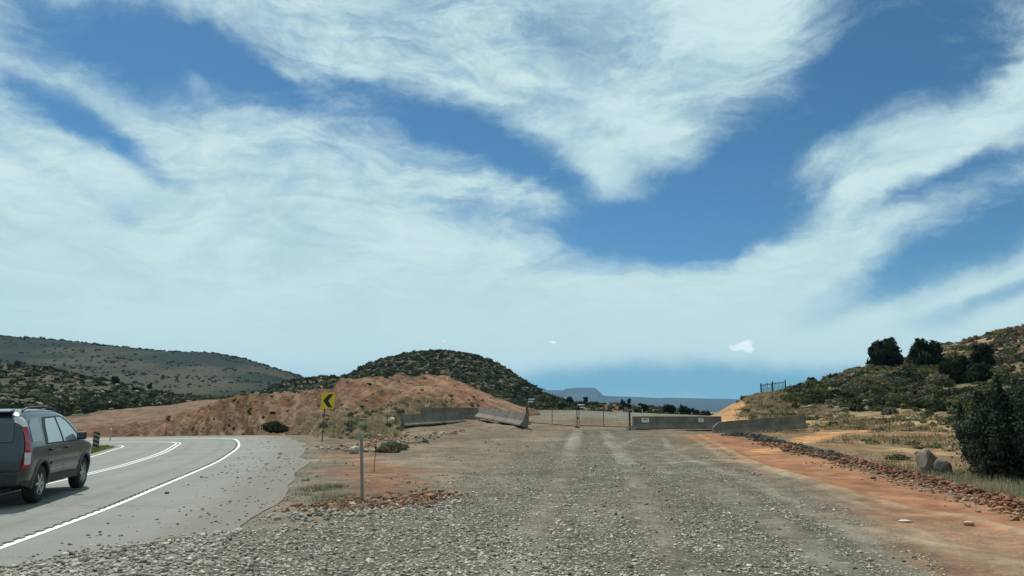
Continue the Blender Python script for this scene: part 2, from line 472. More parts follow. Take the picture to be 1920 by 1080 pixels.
def asphalt():
    m, N = newmat('asphalt')
    geo = N.n('ShaderNodeNewGeometry').outputs['Position']
    at_ = N.n('ShaderNodeVertexColor', layer_name='col')
    n1 = N.noise(geo, 0.5, 6, 0.6); n2 = N.noise(geo, 60, 3, 0.6); n3 = N.noise(geo, 3.0, 7, 0.7)
    c = N.mix(N.ss(n1, 0.3, 0.7), (0.128, 0.135, 0.122), (0.160, 0.167, 0.151))
    c = N.mix(N.ss(n2, 0.45, 0.7, 0.0, 0.35), c, (0.33, 0.34, 0.31))
    vo = N.n('ShaderNodeTexVoronoi', feature='DISTANCE_TO_EDGE', ins={'Vector': N.n('ShaderNodeVectorMath', operation='ADD', ins={0: geo, 1: N.n('ShaderNodeTexNoise', ins={'Vector': geo, 'Scale': 1.5, 'Detail': 4.0}).outputs[1]}).outputs[0], 'Scale': 0.18})
    c = N.mix(N.ss(vo.outputs[0], 0.0, 0.006, 0.6, 0.0), c, (0.06, 0.065, 0.06))
    dust = N.math('ADD', at_.outputs[1], N.math('MULTIPLY', N.math('SUBTRACT', n3, 0.5), 1.1))
    c = N.mix(N.ss(dust, 0.35, 0.9, 0.0, 0.97), c, at_.outputs[0])
    b = N.n('ShaderNodeBump', ins={'Strength': 0.35, 'Distance': 0.006, 'Height': n2})
    bs = N.n('ShaderNodeBsdfPrincipled', ins={'Base Color': c, 'Roughness': 0.82, 'Specular IOR Level': 0.25, 'Normal': b.outputs[0]})
    finish(N, bs); return m


def marking():
    m, N = newmat('worn_white_marking')
    geo = N.n('ShaderNodeNewGeometry').outputs['Position']
    n1 = N.noise(geo, 7, 6, 0.7)
    c = N.mix(N.ss(n1, 0.55, 0.72, 0.0, 0.6), (0.66, 0.68, 0.62), (0.24, 0.25, 0.23))
    finish(N, N.n('ShaderNodeBsdfPrincipled', ins={'Base Color': c, 'Roughness': 0.7})); return m


M_asph = asphalt(); M_mark = marking()
M_tar = plain('rumble_groove_dark', (0.045, 0.048, 0.045), 0.9)

# ------------------------------------------------------------------ zones of ground colour
def wpoly(pts): return np.array([hit(*p) if len(p) == 2 else (p[0], p[1]) for p in pts])


def sdpoly(P, x, y):
    n = len(P); d = np.full(x.shape, 1e9); ins = np.zeros(x.shape, bool)
    for i in range(n):
        a = P[i]; b = P[(i + 1) % n]; ex, ey = b - a; L = ex * ex + ey * ey + 1e-9
        t = np.clip(((x - a[0]) * ex + (y - a[1]) * ey) / L, 0, 1)
        d = np.minimum(d, np.hypot(x - a[0] - t * ex, y - a[1] - t * ey))
        c = ((a[1] > y) != (b[1] > y)) & (x < (b[0] - a[0]) * (y - a[1]) / (b[1] - a[1] + 1e-12) + a[0])
        ins ^= c
    return np.where(ins, -d, d)


def dline(P, x, y):
    d = np.full(x.shape, 1e9)
    for i in range(len(P) - 1):
        a = P[i]; b = P[i + 1]; ex, ey = b - a; L = ex * ex + ey * ey + 1e-9
        t = np.clip(((x - a[0]) * ex + (y - a[1]) * ey) / L, 0, 1)
        d = np.minimum(d, np.hypot(x - a[0] - t * ex, y - a[1] - t * ey))
    return d


Z_grav = wpoly([(0, 1062), (150, 1040), (330, 1012), (480, 998), (600, 985), (720, 965), (790, 930), (860, 900), (960, 868), (1040, 830), (1068, 806), (1190, 806), (1240, 838),
                (1330, 868), (1440, 905), (1560, 960), (1640, 1010), (1740, 1090), (6, 3, 0), (3, -30, 0), (-4, -30, 0), (-4.6, 3, 0)])
Z_coarse = wpoly([(0, 1058), (150, 1040), (330, 1012), (480, 998), (600, 985), (720, 968), (800, 935), (850, 925), (880, 960), (860, 985), (960, 1015), (1050, 1040), (1120, 1085), (2, 3, 0), (-4.4, 3, 0)])
Z_red = wpoly([(548, 846), (520, 890), (500, 925), (480, 975), (560, 978), (690, 962), (790, 938), (800, 905), (770, 875), (690, 858), (620, 850)])
Z_orange = wpoly([(1285, 812), (1350, 812), (1420, 828), (1500, 852), (1600, 878), (1720, 908), (1830, 940), (1930, 972), (2200, 1060), (9, 4, 0), (6.6, 4, 0), (1780, 1085), (1660, 985), (1560, 935), (1440, 885), (1360, 850), (1300, 828)])
Z_brown = wpoly([(1500, 925), (1620, 935), (1750, 975), (1930, 1010), (2100, 1090), (6.4, 4, 0), (1790, 1090), (1690, 1030), (1600, 970)])
Z_dry = wpoly([(1372, 808), (1440, 818), (1540, 845), (1620, 868), (1720, 895), (1830, 925), (1930, 955), (2250, 1040), (40, 12, 0), (80, 40, 0), (90, 90, 0), (40, 80, 0), (1520, 790), (1400, 796)])
Z_isl = wpoly([(60, 842), (120, 853), (200, 842), (235, 832), (245, 827), (220, 824), (150, 823), (60, 826)])
Z_tan2 = wpoly([(640, 875), (760, 860), (900, 830), (1060, 806), (1040, 835), (930, 880), (820, 900)])
LINES = [([(1312, 816), (1360, 842), (1400, 862), (1500, 897), (1600, 930), (1700, 955), (1800, 974), (1930, 1003)], 0.16, (0.34, 0.245, 0.155), .8),
         ([(1690, 1000), (1790, 1032), (1930, 1068)], 0.40, (0.33, 0.25, 0.165), .9),
         ([(1083, 806), (1078, 822), (1070, 845)], 0.30, (0.32, 0.30, 0.25), .7), ([(1132, 808), (1145, 830), (1178, 868)], 0.30, (0.32, 0.30, 0.25), .7),
         ([(1165, 833), (1200, 824), (1245, 823), (1258, 842)], 0.16, (0.33, 0.30, 0.24), .6), ([(1230, 855), (1300, 835), (1345, 826)], 0.22, (0.34, 0.27, 0.19), .7),
         ([(1240, 868), (1370, 862), (1480, 895)], 0.18, (0.31, 0.28, 0.22), .6), ([(1290, 818), (1330, 838), (1372, 868)], 0.22, (0.33, 0.25, 0.17), .7),
         ([(1380, 862), (1450, 884), (1560, 925), (1640, 960)], 0.12, (0.31, 0.26, 0.19), .6), ([(1300, 878), (1420, 905), (1520, 950)], 0.14, (0.15, 0.145, 0.125), .4),
         ([(560, 868), (640, 872), (720, 862)], 0.25, (0.30, 0.24, 0.18), .5), ([(500, 884), (620, 890), (700, 886)], 0.2, (0.27, 0.19, 0.13), .5),
         ([(1425, 848), (1500, 830), (1570, 812), (1650, 806)], 0.55, (0.50, 0.27, 0.13), .95), ([(1440, 838), (1500, 822), (1545, 812)], 0.35, (0.47, 0.25, 0.125), .9),
         ([(1510, 806), (1545, 812), (1600, 810), (1650, 808)], 0.45, (0.46, 0.25, 0.13), .8), ([(1560, 870), (1640, 862), (1740, 868)], 0.25, (0.34, 0.27, 0.16), .5),
         ([(1640, 835), (1720, 848), (1790, 852)], 0.5, (0.38, 0.29, 0.17), .6)]
TRK = [wpoly(t_) for t_ in ([(1083, 806), (1074, 840), (1050, 900), (1000, 990), (960, 1085)], [(1132, 808), (1160, 845), (1190, 900), (1230, 985), (1290, 1085)], [(1140, 812), (1230, 870), (1340, 930), (1480, 1000), (1620, 1085)], [(1250, 845), (1360, 885), (1480, 940), (1600, 1000), (1720, 1085)], [(1200, 835), (1290, 880), (1400, 940), (1500, 1010), (1590, 1085)])]
LINES += []
LINES = [(wpoly(a), w, c, s) for a, w, c, s in LINES]


def ground_color(x, y):
    r = np.hypot(x, y)
    wx = x + fbm(x * 0.6, y * 0.6, 5, 21) * (0.6 + r * 0.02); wy = y + fbm(x * 0.6, y * 0.6, 5, 33) * (0.9 + r * 0.05)
    col = np.zeros((len(x), 4)); col[:, :3] = (0.195, 0.155, 0.112); col[:, 3] = 0.35

    def lay(m, c, a=None):
        m = m[:, None]
        col[:, :3] = col[:, :3] * (1 - m) + np.array(c) * m
        if a is not None: col[:, 3:4] = col[:, 3:4] * (1 - m) + a * m

    az = x / np.maximum(y, 1)
    lay(sst(y, 60, 85) * sst(az, 0.0, 0.06), (0.20, 0.193, 0.16), 0.3)
    lay(sst(-az, 0.25, 0.30) * sst(y, 40, 70), (0.19, 0.125, 0.09), 0.3)
    n = fbm(x * .25, y * .25, 5, 61); n2 = fbm(x * 1.1, y * 1.1, 4, 71)
    e = 0.25 + r * 0.012
    lay(sst(-sdpoly(Z_tan2, wx, wy), -e, e) * .7, (0.215, 0.180, 0.130), 0.5)
    lay(sst(-sdpoly(Z_red, wx, wy), -e, e) * np.clip(.85 + n2 * .5, 0, 1), (0.215, 0.128, 0.083), 0.12)
    lay(sst(-sdpoly(Z_grav, wx, wy), -e * 1.6, e * 1.6), (0.158, 0.140, 0.108), 1.0)
    lay(sst(-sdpoly(Z_coarse, wx, wy), -e, e), (0.145, 0.128, 0.100), 1.0)
    lay(sst(n2, 0.0, 0.5) * sst(-sdpoly(Z_grav, wx, wy), 0, 2) * .6, (0.155, 0.130, 0.095))
    lay(sst(n, 0.0, 0.4) * sst(-sdpoly(Z_grav, wx, wy), 0, 2) * .6, (0.112, 0.104, 0.083))
    lay(sst(-sdpoly(Z_orange, wx, wy), -e * .6, e * .6), (0.290, 0.150, 0.088), 0.06)
    lay(sst(-sdpoly(Z_brown, wx, wy), -e, e) * .8, (0.225, 0.145, 0.097), 0.25)
    lay(sst(-sdpoly(Z_dry, wx, wy), -.3, .5), (0.235, 0.158, 0.093), 0.1)
    lay(sst(-sdpoly(Z_dry, wx, wy), -.3, .5) * sst(n2 + n, 0.0, 0.6) * .7, (0.26, 0.148, 0.083), 0.1)
    lay(sst(-sdpoly(Z_isl, wx, wy), -.3, .3), (0.14, 0.135, 0.05), 0.0)
    ri_, ro_ = road_sd(x, y); ee = -ro_ + n2 * .8 + n * .5
    lay(sst(-ee, -4.6, -2.7) * (-ro_ > 0) * (y > 2) * (y < 46) * .85, (0.185, 0.170, 0.138), .5)
    for L, w, c, s in LINES:
        d = dline(L, x + n2 * w * .5, y + n2 * w * .8)
        lay(sst(-d, -w * 1.35, -w * .4) * s * np.clip(.9 + n2 * .5, 0, 1), c)
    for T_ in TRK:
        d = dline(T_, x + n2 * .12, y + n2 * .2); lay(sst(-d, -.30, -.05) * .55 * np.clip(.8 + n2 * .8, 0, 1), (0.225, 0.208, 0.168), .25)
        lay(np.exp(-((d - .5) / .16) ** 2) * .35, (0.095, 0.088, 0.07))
    v = (1 + 0.22 * n + 0.16 * n2)[:, None]
    col[:, :3] *= v * 0.80
    return col


# ------------------------------------------------------------------ ground sheet (fan grid: fine in front, coarse elsewhere)
azs = np.concatenate([np.linspace(-180, -48, 45)[:-1], np.linspace(-48, 48, 820), np.linspace(48, 180, 45)[1:]])
rs = np.concatenate([[0.3, 1.0, 2, 3, 4], 5.0 * (130 / 5.0) ** (np.arange(430) / 429.0), 130 * (11800 / 130.0) ** (np.arange(1, 60) / 59.0)])
AZ, R_ = np.meshgrid(np.radians(azs), rs)
gx = (R_ * np.sin(AZ)).ravel(); gy = (R_ * np.cos(AZ)).ravel()
gz = zg(gx, gy)
# tyre ridge and ruts raised where the photo shows them
for L, w, c, s in LINES[:3]:
    d = dline(L, gx, gy); gz += 0.05 * np.exp(-(d / (w * .9)) ** 2) * (s)
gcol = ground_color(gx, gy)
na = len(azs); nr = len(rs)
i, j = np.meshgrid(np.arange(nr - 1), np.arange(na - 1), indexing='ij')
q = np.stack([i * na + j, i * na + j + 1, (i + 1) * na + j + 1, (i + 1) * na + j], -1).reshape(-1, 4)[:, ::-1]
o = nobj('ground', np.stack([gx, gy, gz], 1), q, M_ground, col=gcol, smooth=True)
tag(o, kind='structure')

# ------------------------------------------------------------------ road
def ribbon(name, offs, mat, dz, s0=0, s1=None, jit=None, col=None, parent=None, step=1, dash=None):
    s1 = len(RP) if s1 is None else s1
    idx = np.arange(s0, s1, step); K = len(offs); v = []; cc = []
    arc = np.concatenate([[0], np.cumsum(np.linalg.norm(np.diff(RP, axis=0), axis=1))])
    for i_ in idx:
        for k, of in enumerate(offs):
            if jit and k in jit: of = of + jit[k] * float(fbm(np.array([arc[i_] * .35]), np.array([k * 9.1]), 4, 5)[0]) * 2
            v.append((RP[i_, 0] + RN[i_, 0] * of, RP[i_, 1] + RN[i_, 1] * of, RZ[i_] - BANK[i_] * of + dz))
            cc.append(col(of) if col else (0, 0, 0, 0))
    n = len(idx); a, b = np.meshgrid(np.arange(n - 1), np.arange(K - 1), indexing='ij')
    f = np.stack([a * K + b, a * K + b + 1, (a + 1) * K + b + 1, (a + 1) * K + b], -1).reshape(-1, 4)[:, ::-1]
    if dash is not None:
        am = a.reshape(-1); f = f[(am % dash[0]) < dash[1]]
    return v, f, np.array(cc)


def rcol(of):
    if any(abs(of - w_) < .05 for w_ in (.8, 2.3, 3.9, 5.2)): return (0.105, 0.112, 0.103, 0.62)
    if of > -.1 and of < 6: return (0.105, 0.112, 0.103, 0.05)
    d = max(0.0, min(1.0, (-of - 0.5) / 1.9)); return (0.150, 0.136, 0.108, 0.18 + 0.78 * d if of < -0.3 else (0.0 if of < 6.1 else 0.5))


v, f, cc = ribbon('road', [-2.75, -2.5, -2.2, -1.8, -1.4, -1.0, -0.6, -0.2, 0.35, 0.8, 1.5, 2.3, 2.8, 3.1, 3.5, 3.9, 4.5, 5.2, 5.6, 5.9, 6.35], M_asph, 0.0, jit={0: 0.16, 20: 0.05}, col=rcol)
va = np.array(v); gc_ = ground_color(va[:, 0], va[:, 1]); ko = np.tile(np.array([-2.75, -2.5, -2.2, -1.8, -1.4, -1.0, -0.6, -0.2] + [9] * 13), len(v) // 21)
m_ = ko < 0; cc[m_, :3] = gc_[m_, :3] * .25 + np.array((0.128, 0.120, 0.100)) * .75; cc[m_, 3] = np.interp(ko[m_], [-2.75, -2.2, -1.4, -.5], [1.5, 1.0, .45, .1])
o = nobj('road', v, f, M_asph, col=cc, smooth=True); tag(o, kind='structure')
W_L = 3.05
parts = []
vv = []; ff = []; nb = 0
for offs in ((-0.06, 0.06), (W_L - 0.15, W_L - 0.07), (W_L + 0.07, W_L + 0.15), (5.85, 5.94)):
    v, f, _ = ribbon('m', list(offs), M_mark, 0.005); ff.append(f + nb); vv += v; nb += len(v)
o = nobj('road_markings', vv, np.concatenate(ff), M_mark); tag(o, kind='structure')
# rumble grooves cut along the right edge line
fine_path = catmull(RL[1:12], 0.075)
vv = []; ff = []
for k in range(2, len(fine_path) - 2, 4):
    p = fine_path[k]; t = (fine_path[k + 1] - fine_path[k - 1]).normalized(); n_ = Vector((-t.y, t.x))
    jn = int(np.argmin((RP[:, 0] - p.x) ** 2 + (RP[:, 1] - p.y) ** 2))
    b0 = len(vv)
    for (ds, do) in ((-.07, .03), (.07, .03), (.07, .14), (-.07, .14)):
        of = do; w_ = p + t * ds + n_ * do
        bi, ofx = road_sd(np.array([w_.x]), np.array([w_.y]))
        vv.append((w_.x, w_.y, float(RZ[bi[0]] - BANK[bi[0]] * ofx[0]) + 0.0095))
    ff.append((b0, b0 + 1, b0 + 2, b0 + 3))
o = nobj('rumble_strip', vv, ff, M_tar); tag(o, kind='structure')

# ------------------------------------------------------------------ lofted hills: guide rows sampled across the view
def interp_row(row, pxs):
    row = sorted(row); X = [p[0] for p in row]
    return np.interp(pxs, X, [p[1] for p in row]), np.interp(pxs, X, [p[2] for p in row])


def smooth1(a, k):
    if k <= 1: return a
    ker = np.hanning(k + 2)[1:-1]; ker /= ker.sum()
    return np.convolve(np.pad(a, k // 2, mode='edge'), ker, 'same')[k // 2:-(k // 2)]


class Loft:
    """rows: list of [(px,py,Y)..] from the foot to the crest; then it falls away behind"""
    def __init__(s, rows, px0, px1, nu, nv, amp, freq, back=0.6, foot_ground=True, sm=9, seed=0, ridge=None, backdrop=None):
        pxs = np.linspace(px0, px1, nu); R = []
        for ri, row in enumerate(rows):
            py, Y = interp_row(row, pxs)
            py = smooth1(py, sm); Y = smooth1(Y, sm * 3)
            d = np.array([tuple(pxdir(a, b)) for a, b in zip(pxs, py)]); t = Y / d[:, 1]
            R.append(np.stack([d[:, 0] * t, Y, CH + d[:, 2] * t], 1))
        if foot_ground:
            R[0][:, 2] = zbase(R[0][:, 0], R[0][:, 1]) - 0.15
            dd = R[0].copy(); dr = dd[:, :2] / np.linalg.norm(dd[:, :2], axis=1)[:, None]
            dd[:, :2] -= dr * 2.5; dd[:, 2] -= 1.2; R.insert(0, dd)
        s.nc = len(R)
        top = R[-1]; dr = top[:, :2] / np.linalg.norm(top[:, :2], axis=1)[:, None]
        Hh = np.maximum(top[:, 2] - R[0][:, 2], 1.0)
        for k, (q1, q2) in enumerate(((.35, .03), (1.0, .2), (2.2, .75), (3.2, 1.35))):
            b = top.copy(); b[:, :2] += dr * (Hh * back * q1 * 2.2)[:, None]; b[:, 2] -= Hh * q2; R.append(b)
        R = np.array(R)                                    # rows, nu, 3
        m = len(R); tt = np.linspace(0, m - 1, nv); P_ = np.zeros((nv, nu, 3))
        for a, t in enumerate(tt):
            i1 = min(int(t), m - 2); fr = t - i1
            p0 = R[max(i1 - 1, 0)]; p1 = R[i1]; p2 = R[i1 + 1]; p3 = R[min(i1 + 2, m - 1)]
            cr = 0.5 * (2 * p1 + (p2 - p0) * fr + (2 * p0 - 5 * p1 + 4 * p2 - p3) * fr ** 2 + (3 * p1 - p0 - 3 * p2 + p3) * fr ** 3)
            P_[a] = 0.5 * cr + 0.5 * (p1 * (1 - fr) + p2 * fr)
        x = P_[..., 0]; y = P_[..., 1]
        dz = fbm(x * freq, y * freq, 6, seed) * amp
        if ridge: dz = dz + ridge(x, y, P_[..., 2])
        edge = sst(tt, 0.6, 1.6)[:, None] if foot_ground else 1.0
        P_[..., 2] += dz * edge
        s.P = P_; s.tt = tt; s.nu = nu; s.nv = nv; s.pxs = pxs

    def make(s, name, mat, colf):
        v = s.P.reshape(-1, 3)
        i_, j_ = np.meshgrid(np.arange(s.nv - 1), np.arange(s.nu - 1), indexing='ij')
        f = np.stack([i_ * s.nu + j_, i_ * s.nu + j_ + 1, (i_ + 1) * s.nu + j_ + 1, (i_ + 1) * s.nu + j_], -1).reshape(-1, 4)[:, ::-1]
        TT = np.repeat(s.tt, s.nu); PX = np.tile(s.pxs, s.nv)
        o = nobj(name, v, f, mat, col=colf(v[:, 0], v[:, 1], v[:, 2], TT, PX), smooth=True)
        tag(o, kind='structure'); return o

    def sample(s, n, t0, t1, px0, px1, r):
        a = r.uniform(px0, px1, n); t = r.uniform(t0, t1, n)
        fi = np.interp(t, s.tt, np.arange(s.nv)); fj = np.interp(a, s.pxs, np.arange(s.nu))
        i0 = np.clip(fi.astype(int), 0, s.nv - 2); j0 = np.clip(fj.astype(int), 0, s.nu - 2); u = (fi - i0)[:, None]; w = (fj - j0)[:, None]
        return (s.P[i0, j0] * (1 - u) + s.P[i0 + 1, j0] * u) * (1 - w) + (s.P[i0, j0 + 1] * (1 - u) + s.P[i0 + 1, j0 + 1] * u) * w


def mixc(*terms):
    """successive (mask, colour) layers"""
    base = np.array(terms[0])[None, :] * np.ones((len(terms[1][0]), 1))
    for m, c in terms[1:]:
        m = np.clip(m, 0, 1)[:, None]; base = base * (1 - m) + np.array(c) * m
    return base


# far mesas
L_mesa = Loft([[(700, 790, 3000), (2400, 790, 3000)], [(700, 752, 6500), (1015, 752, 6500), (1400, 765, 6500), (2400, 768, 6500)],
               [(700, 733, 8600), (1057, 736, 8600), (1120, 736, 8600), (1134, 744, 8600), (1250, 748.5, 8600), (1400, 751, 8600), (2400, 756, 8600)],
               [(700, 727, 9000), (1010, 727, 9000), (1021, 728, 9000), (1025, 731.5, 9000), (1057, 731.5, 9000), (1059, 728.5, 9000), (1085, 727, 9000), (1114, 727, 9000), (1118, 729.5, 9000), (1132, 742, 9000),
                (1140, 742.5, 9000), (1200, 744.5, 9000), (1240, 746.5, 9000), (1245, 745.5, 9000), (1300, 746.5, 9000), (1380, 748.5, 9000), (1500, 751, 9000), (2400, 755, 9000)]],
              900, 1560, 500, 60, 2.0, 0.002, back=4, foot_ground=False, sm=1, seed=5)
L_mesa.make('far_mesa', M_far, lambda x, y, z, t, p: mixc((0.060, 0.062, 0.065), (sst(t, 2.2, 2.8) * .5, (0.04, 0.045, 0.05)), (sst(fbm(x * .004, y * .001, 4, 3), 0, .6) * .5, (0.08, 0.08, 0.08))))

# far left ridge
L_ridge = Loft([[(-500, 790, 450), (900, 790, 450)], [(-500, 748, 700), (0, 748, 700), (600, 752, 700), (900, 758, 700)],
                [(-500, 655, 1000), (0, 668, 1000), (250, 690, 1000), (500, 715, 1000), (640, 735, 1000), (900, 760, 1000)],
                [(-500, 600, 1300), (0, 627, 1300), (100, 633, 1300), (170, 641, 1300), (230, 648, 1300), (300, 656, 1300), (400, 662, 1300), (450, 672, 1300), (500, 685, 1300), (560, 703, 1300), (620, 724, 1300), (700, 745, 1300), (900, 765, 1300)]],
               -500, 800, 420, 150, 5.0, 0.006, back=2.5, foot_ground=False, seed=11, sm=5)
L_ridge.make('far_ridge', M_hill, lambda x, y, z, t, p: mixc((0.036, 0.043, 0.036), (sst(fbm(x * .012, y * .006, 5, 8), -.15, .35) * .9, (0.075, 0.070, 0.052)), (sst(fbm(x * .006 + 5, y * .003, 4, 18), .1, .5) * .8, (0.020, 0.027, 0.024)),
                                                             (sst(t, 2.55, 2.95) * .5, (0.03, 0.035, 0.027))))
# left middle hill
L_left = Loft([[(-500, 800, 120), (900, 800, 140)], [(-500, 775, 150), (0, 778, 150), (130, 783, 150), (300, 768, 165), (450, 757, 175), (640, 745, 190), (900, 760, 190)],
               [(-500, 710, 230), (0, 728, 230), (200, 748, 220), (450, 750, 230), (640, 728, 260), (900, 755, 260)],
               [(-500, 660, 320), (0, 683, 320), (80, 689, 310), (140, 700, 300), (200, 714, 290), (280, 735, 270), (350, 743, 260), (430, 744, 260), (480, 736, 270), (520, 722, 290), (560, 711, 310), (600, 709, 320), (640, 713, 330), (700, 720, 330), (900, 760, 330)]],
              -500, 880, 420, 130, 1.6, 0.03, back=1.5, foot_ground=False, seed=23)
L_left.make('scrub_hill', M_hill, lambda x, y, z, t, p: mixc((0.080, 0.074, 0.050), (sst(fbm(x * .05, y * .03, 5, 9), -.1, .4) * .8, (0.055, 0.060, 0.040)), (sst(fbm(x * .1, y * .1, 4, 4), .25, .6) * .7, (0.125, 0.113, 0.083))))
# central round hill
L_dome = Loft([[(500, 790, 200), (1250, 790, 200)], [(500, 765, 250), (640, 762, 250), (900, 764, 250), (1060, 763, 230), (1250, 770, 230)],
               [(500, 770, 320), (600, 748, 320), (700, 715, 330), (830, 700, 330), (950, 725, 320), (1040, 754, 290), (1100, 764, 290), (1250, 775, 290)],
               [(500, 775, 400), (600, 738, 400), (640, 712, 400), (680, 689, 405), (720, 672, 410), (760, 662, 415), (800, 658, 420), (840, 657, 420), (880, 664, 415), (920, 679, 410), (960, 701, 400), (1000, 727, 380), (1025, 744, 360), (1060, 757, 340), (1100, 766, 330), (1250, 780, 330)]],
              520, 1200, 380, 130, 1.6, 0.03, back=1.3, foot_ground=False, seed=31)
L_dome.make('dome_hill', M_hill, lambda x, y, z, t, p: mixc((0.078, 0.066, 0.046), (sst(fbm(x * .04, y * .02, 5, 9), 0, .4) * .7, (0.075, 0.078, 0.05)), (sst(fbm(x * .15, y * .15, 4, 4), .3, .6) * .7, (0.14, 0.12, 0.088))))
# low brushy rise beyond the lot
L_brush = Loft([[(860, 800, 118), (1400, 800, 118)], [(860, 770, 205), (1083, 769.3, 205), (1200, 774, 190), (1400, 790, 160)],
                [(860, 756, 300), (1000, 756, 300), (1098, 756, 300), (1150, 758, 290), (1200, 761, 270), (1250, 767, 240), (1300, 775, 215), (1350, 783, 200), (1400, 788, 200)]],
               880, 1400, 220, 70, 0.4, 0.06, back=2.0, foot_ground=False, seed=37)
L_brush.make('brush_rise', M_hill, lambda x, y, z, t, p: mixc((0.12, 0.105, 0.07), (sst(fbm(x * .06, y * .06, 4, 2), 0, .5), (0.16, 0.12, 0.08)), (np.exp(-((p - 1150) / 25) ** 2) * sst(t, .8, 1.5), (0.20, 0.10, 0.06))))
# red terrace behind the road bend
L_red = Loft([[(-300, 818, 112), (700, 818, 100)], [(-300, 806, 118), (0, 800, 118), (150, 796, 118), (300, 790, 118), (450, 775, 112), (700, 770, 110)],
              [(-300, 790, 150), (0, 788, 150), (130, 782, 150), (200, 773, 150), (300, 762, 150), (400, 752, 150), (450, 747, 150), (560, 745, 150), (700, 750, 150)]],
             -300, 640, 420, 140, 1.2, 0.10, back=2, foot_ground=True, seed=41)
L_red.make('red_terrace', M_bank, lambda x, y, z, t, p: mixc((0.155, 0.086, 0.058), (sst(fbm(x * .08, y * .05, 5, 3), -.1, .4) * .85, (0.105, 0.065, 0.047)), (sst(fbm(x * .2, y * .12, 4, 14), .1, .4) * .7, (0.21, 0.145, 0.10)), (sst(t, 1.4, 1.9) * .7, (0.19, 0.135, 0.10))))


# cut bank with diagonal bedding
def bedding(x, y, z):
    s1 = (x * 0.75 - y * 0.25) * 1.0 + z * 1.9
    n = fbm(x * .2, y * .2, 4, 91) * 2.2
    rid = np.abs(((s1 + n) * 0.45) % 1.0 - 0.5) * 2
    m = 1 - sst(x, -9, 2)
    return ((rid - .55) * 0.50 + fbm(x * .9, y * .9, 4, 77) * 0.34 + fbm(x * .35, z * 1.2, 4, 87) * .25) * (0.25 + .75 * m)


L_bank = Loft([[(200, 815, 103), (300, 815, 98), (400, 815, 84), (470, 815, 76), (540, 820, 58), (600, 835, 43), (680, 845, 38), (740, 835, 42), (800, 800, 56), (860, 795, 62), (930, 790, 70), (1010, 780, 80)],
               [(200, 810, 108), (300, 806, 101), (400, 795, 88), (470, 790, 80), (540, 790, 68), (600, 792, 56), (680, 793, 52), (740, 783, 56), (800, 772, 62), (860, 770, 67), (930, 769, 74), (1010, 773, 82)],
               [(200, 806, 113), (300, 796, 106), (360, 782, 100), (420, 766, 92), (480, 762, 84), (560, 758, 76), (640, 752, 66), (740, 738, 66), (820, 736, 69), (880, 746, 73), (930, 757, 78), (1010, 771, 84)],
               [(200, 804, 118), (300, 790, 112), (345, 776, 108), (380, 764, 102), (410, 752, 98), (440, 744, 94), (500, 741, 88), (540, 737, 84), (580, 735, 80), (615, 731, 78), (640, 719, 78), (680, 712, 78), (740, 706, 80), (800, 704.5, 82), (840, 708, 83), (870, 719, 84), (900, 733, 86), (930, 745, 87), (965, 759, 88), (1010, 772, 90)]],
              215, 1010, 900, 300, 0.35, 0.12, back=1.2, foot_ground=True, seed=51, ridge=bedding, sm=7)


def bankcol(x, y, z, t, p):
    n = fbm(x * .3, z * 1.3, 5, 6); n2 = fbm(x * 1.2, y * 1.2, 4, 16)
    b = fbm((x * .8 + z * 1.6) * .9, (y + z) * .12, 4, 26)
    return mixc((0.165, 0.098, 0.062), (sst(b, -.05, .35) * .85, (0.125, 0.076, 0.050)), (sst(-b, .05, .4) * .75, (0.235, 0.163, 0.112)), (sst(n2, .15, .6) * .5, (0.25, 0.18, 0.125)),
                (np.exp(-((p - 870) / 45) ** 2) * sst(t, 1.6, 2.3) * .6, (0.25, 0.12, 0.075)),
                (sst(p, 560, 640) * (1 - sst(t, 1.7, 2.9)) * sst(-p, -840, -760) * .75, (0.165, 0.130, 0.088)), (sst(-p, -400, -300) * .5, (0.18, 0.115, 0.078)),
                (sst(p, 700, 850) * sst(n, -.2, .5) * .5, (0.27, 0.165, 0.11)))


L_bank.make('cut_bank', M_bank, bankcol)

# right hillside
L_right = Loft([[(1325, 805, 60), (1400, 800, 58), (1500, 803, 56), (1600, 805, 50), (1700, 820, 42), (1800, 835, 36), (1920, 850, 31), (2200, 900, 26), (2500, 950, 24)],
                [(1325, 786, 72), (1400, 778, 70), (1500, 777, 68), (1600, 788, 60), (1700, 796, 54), (1800, 806, 47), (1920, 810, 42), (2200, 830, 36), (2500, 850, 32)],
                [(1325, 782, 84), (1365, 764, 84), (1400, 752, 82), (1450, 746, 80), (1500, 748, 80), (1600, 750, 78), (1700, 748, 76), (1800, 745, 70), (1920, 735, 66), (2200, 720, 60), (2500, 700, 56)],
                [(1325, 781, 90), (1340, 776, 90), (1370, 759, 90), (1400, 742, 90), (1425, 734, 90), (1455, 731, 90), (1480, 729, 92), (1500, 722, 95), (1560, 713, 100), (1640, 694, 115), (1690, 683, 125), (1730, 672, 130), (1770, 655, 140), (1850, 632, 150), (1920, 612, 160), (2200, 540, 180), (2500, 480, 190)]],
               1325, 2500, 640, 240, 0.75, 0.10, back=1.4, foot_ground=True, seed=61, sm=5)


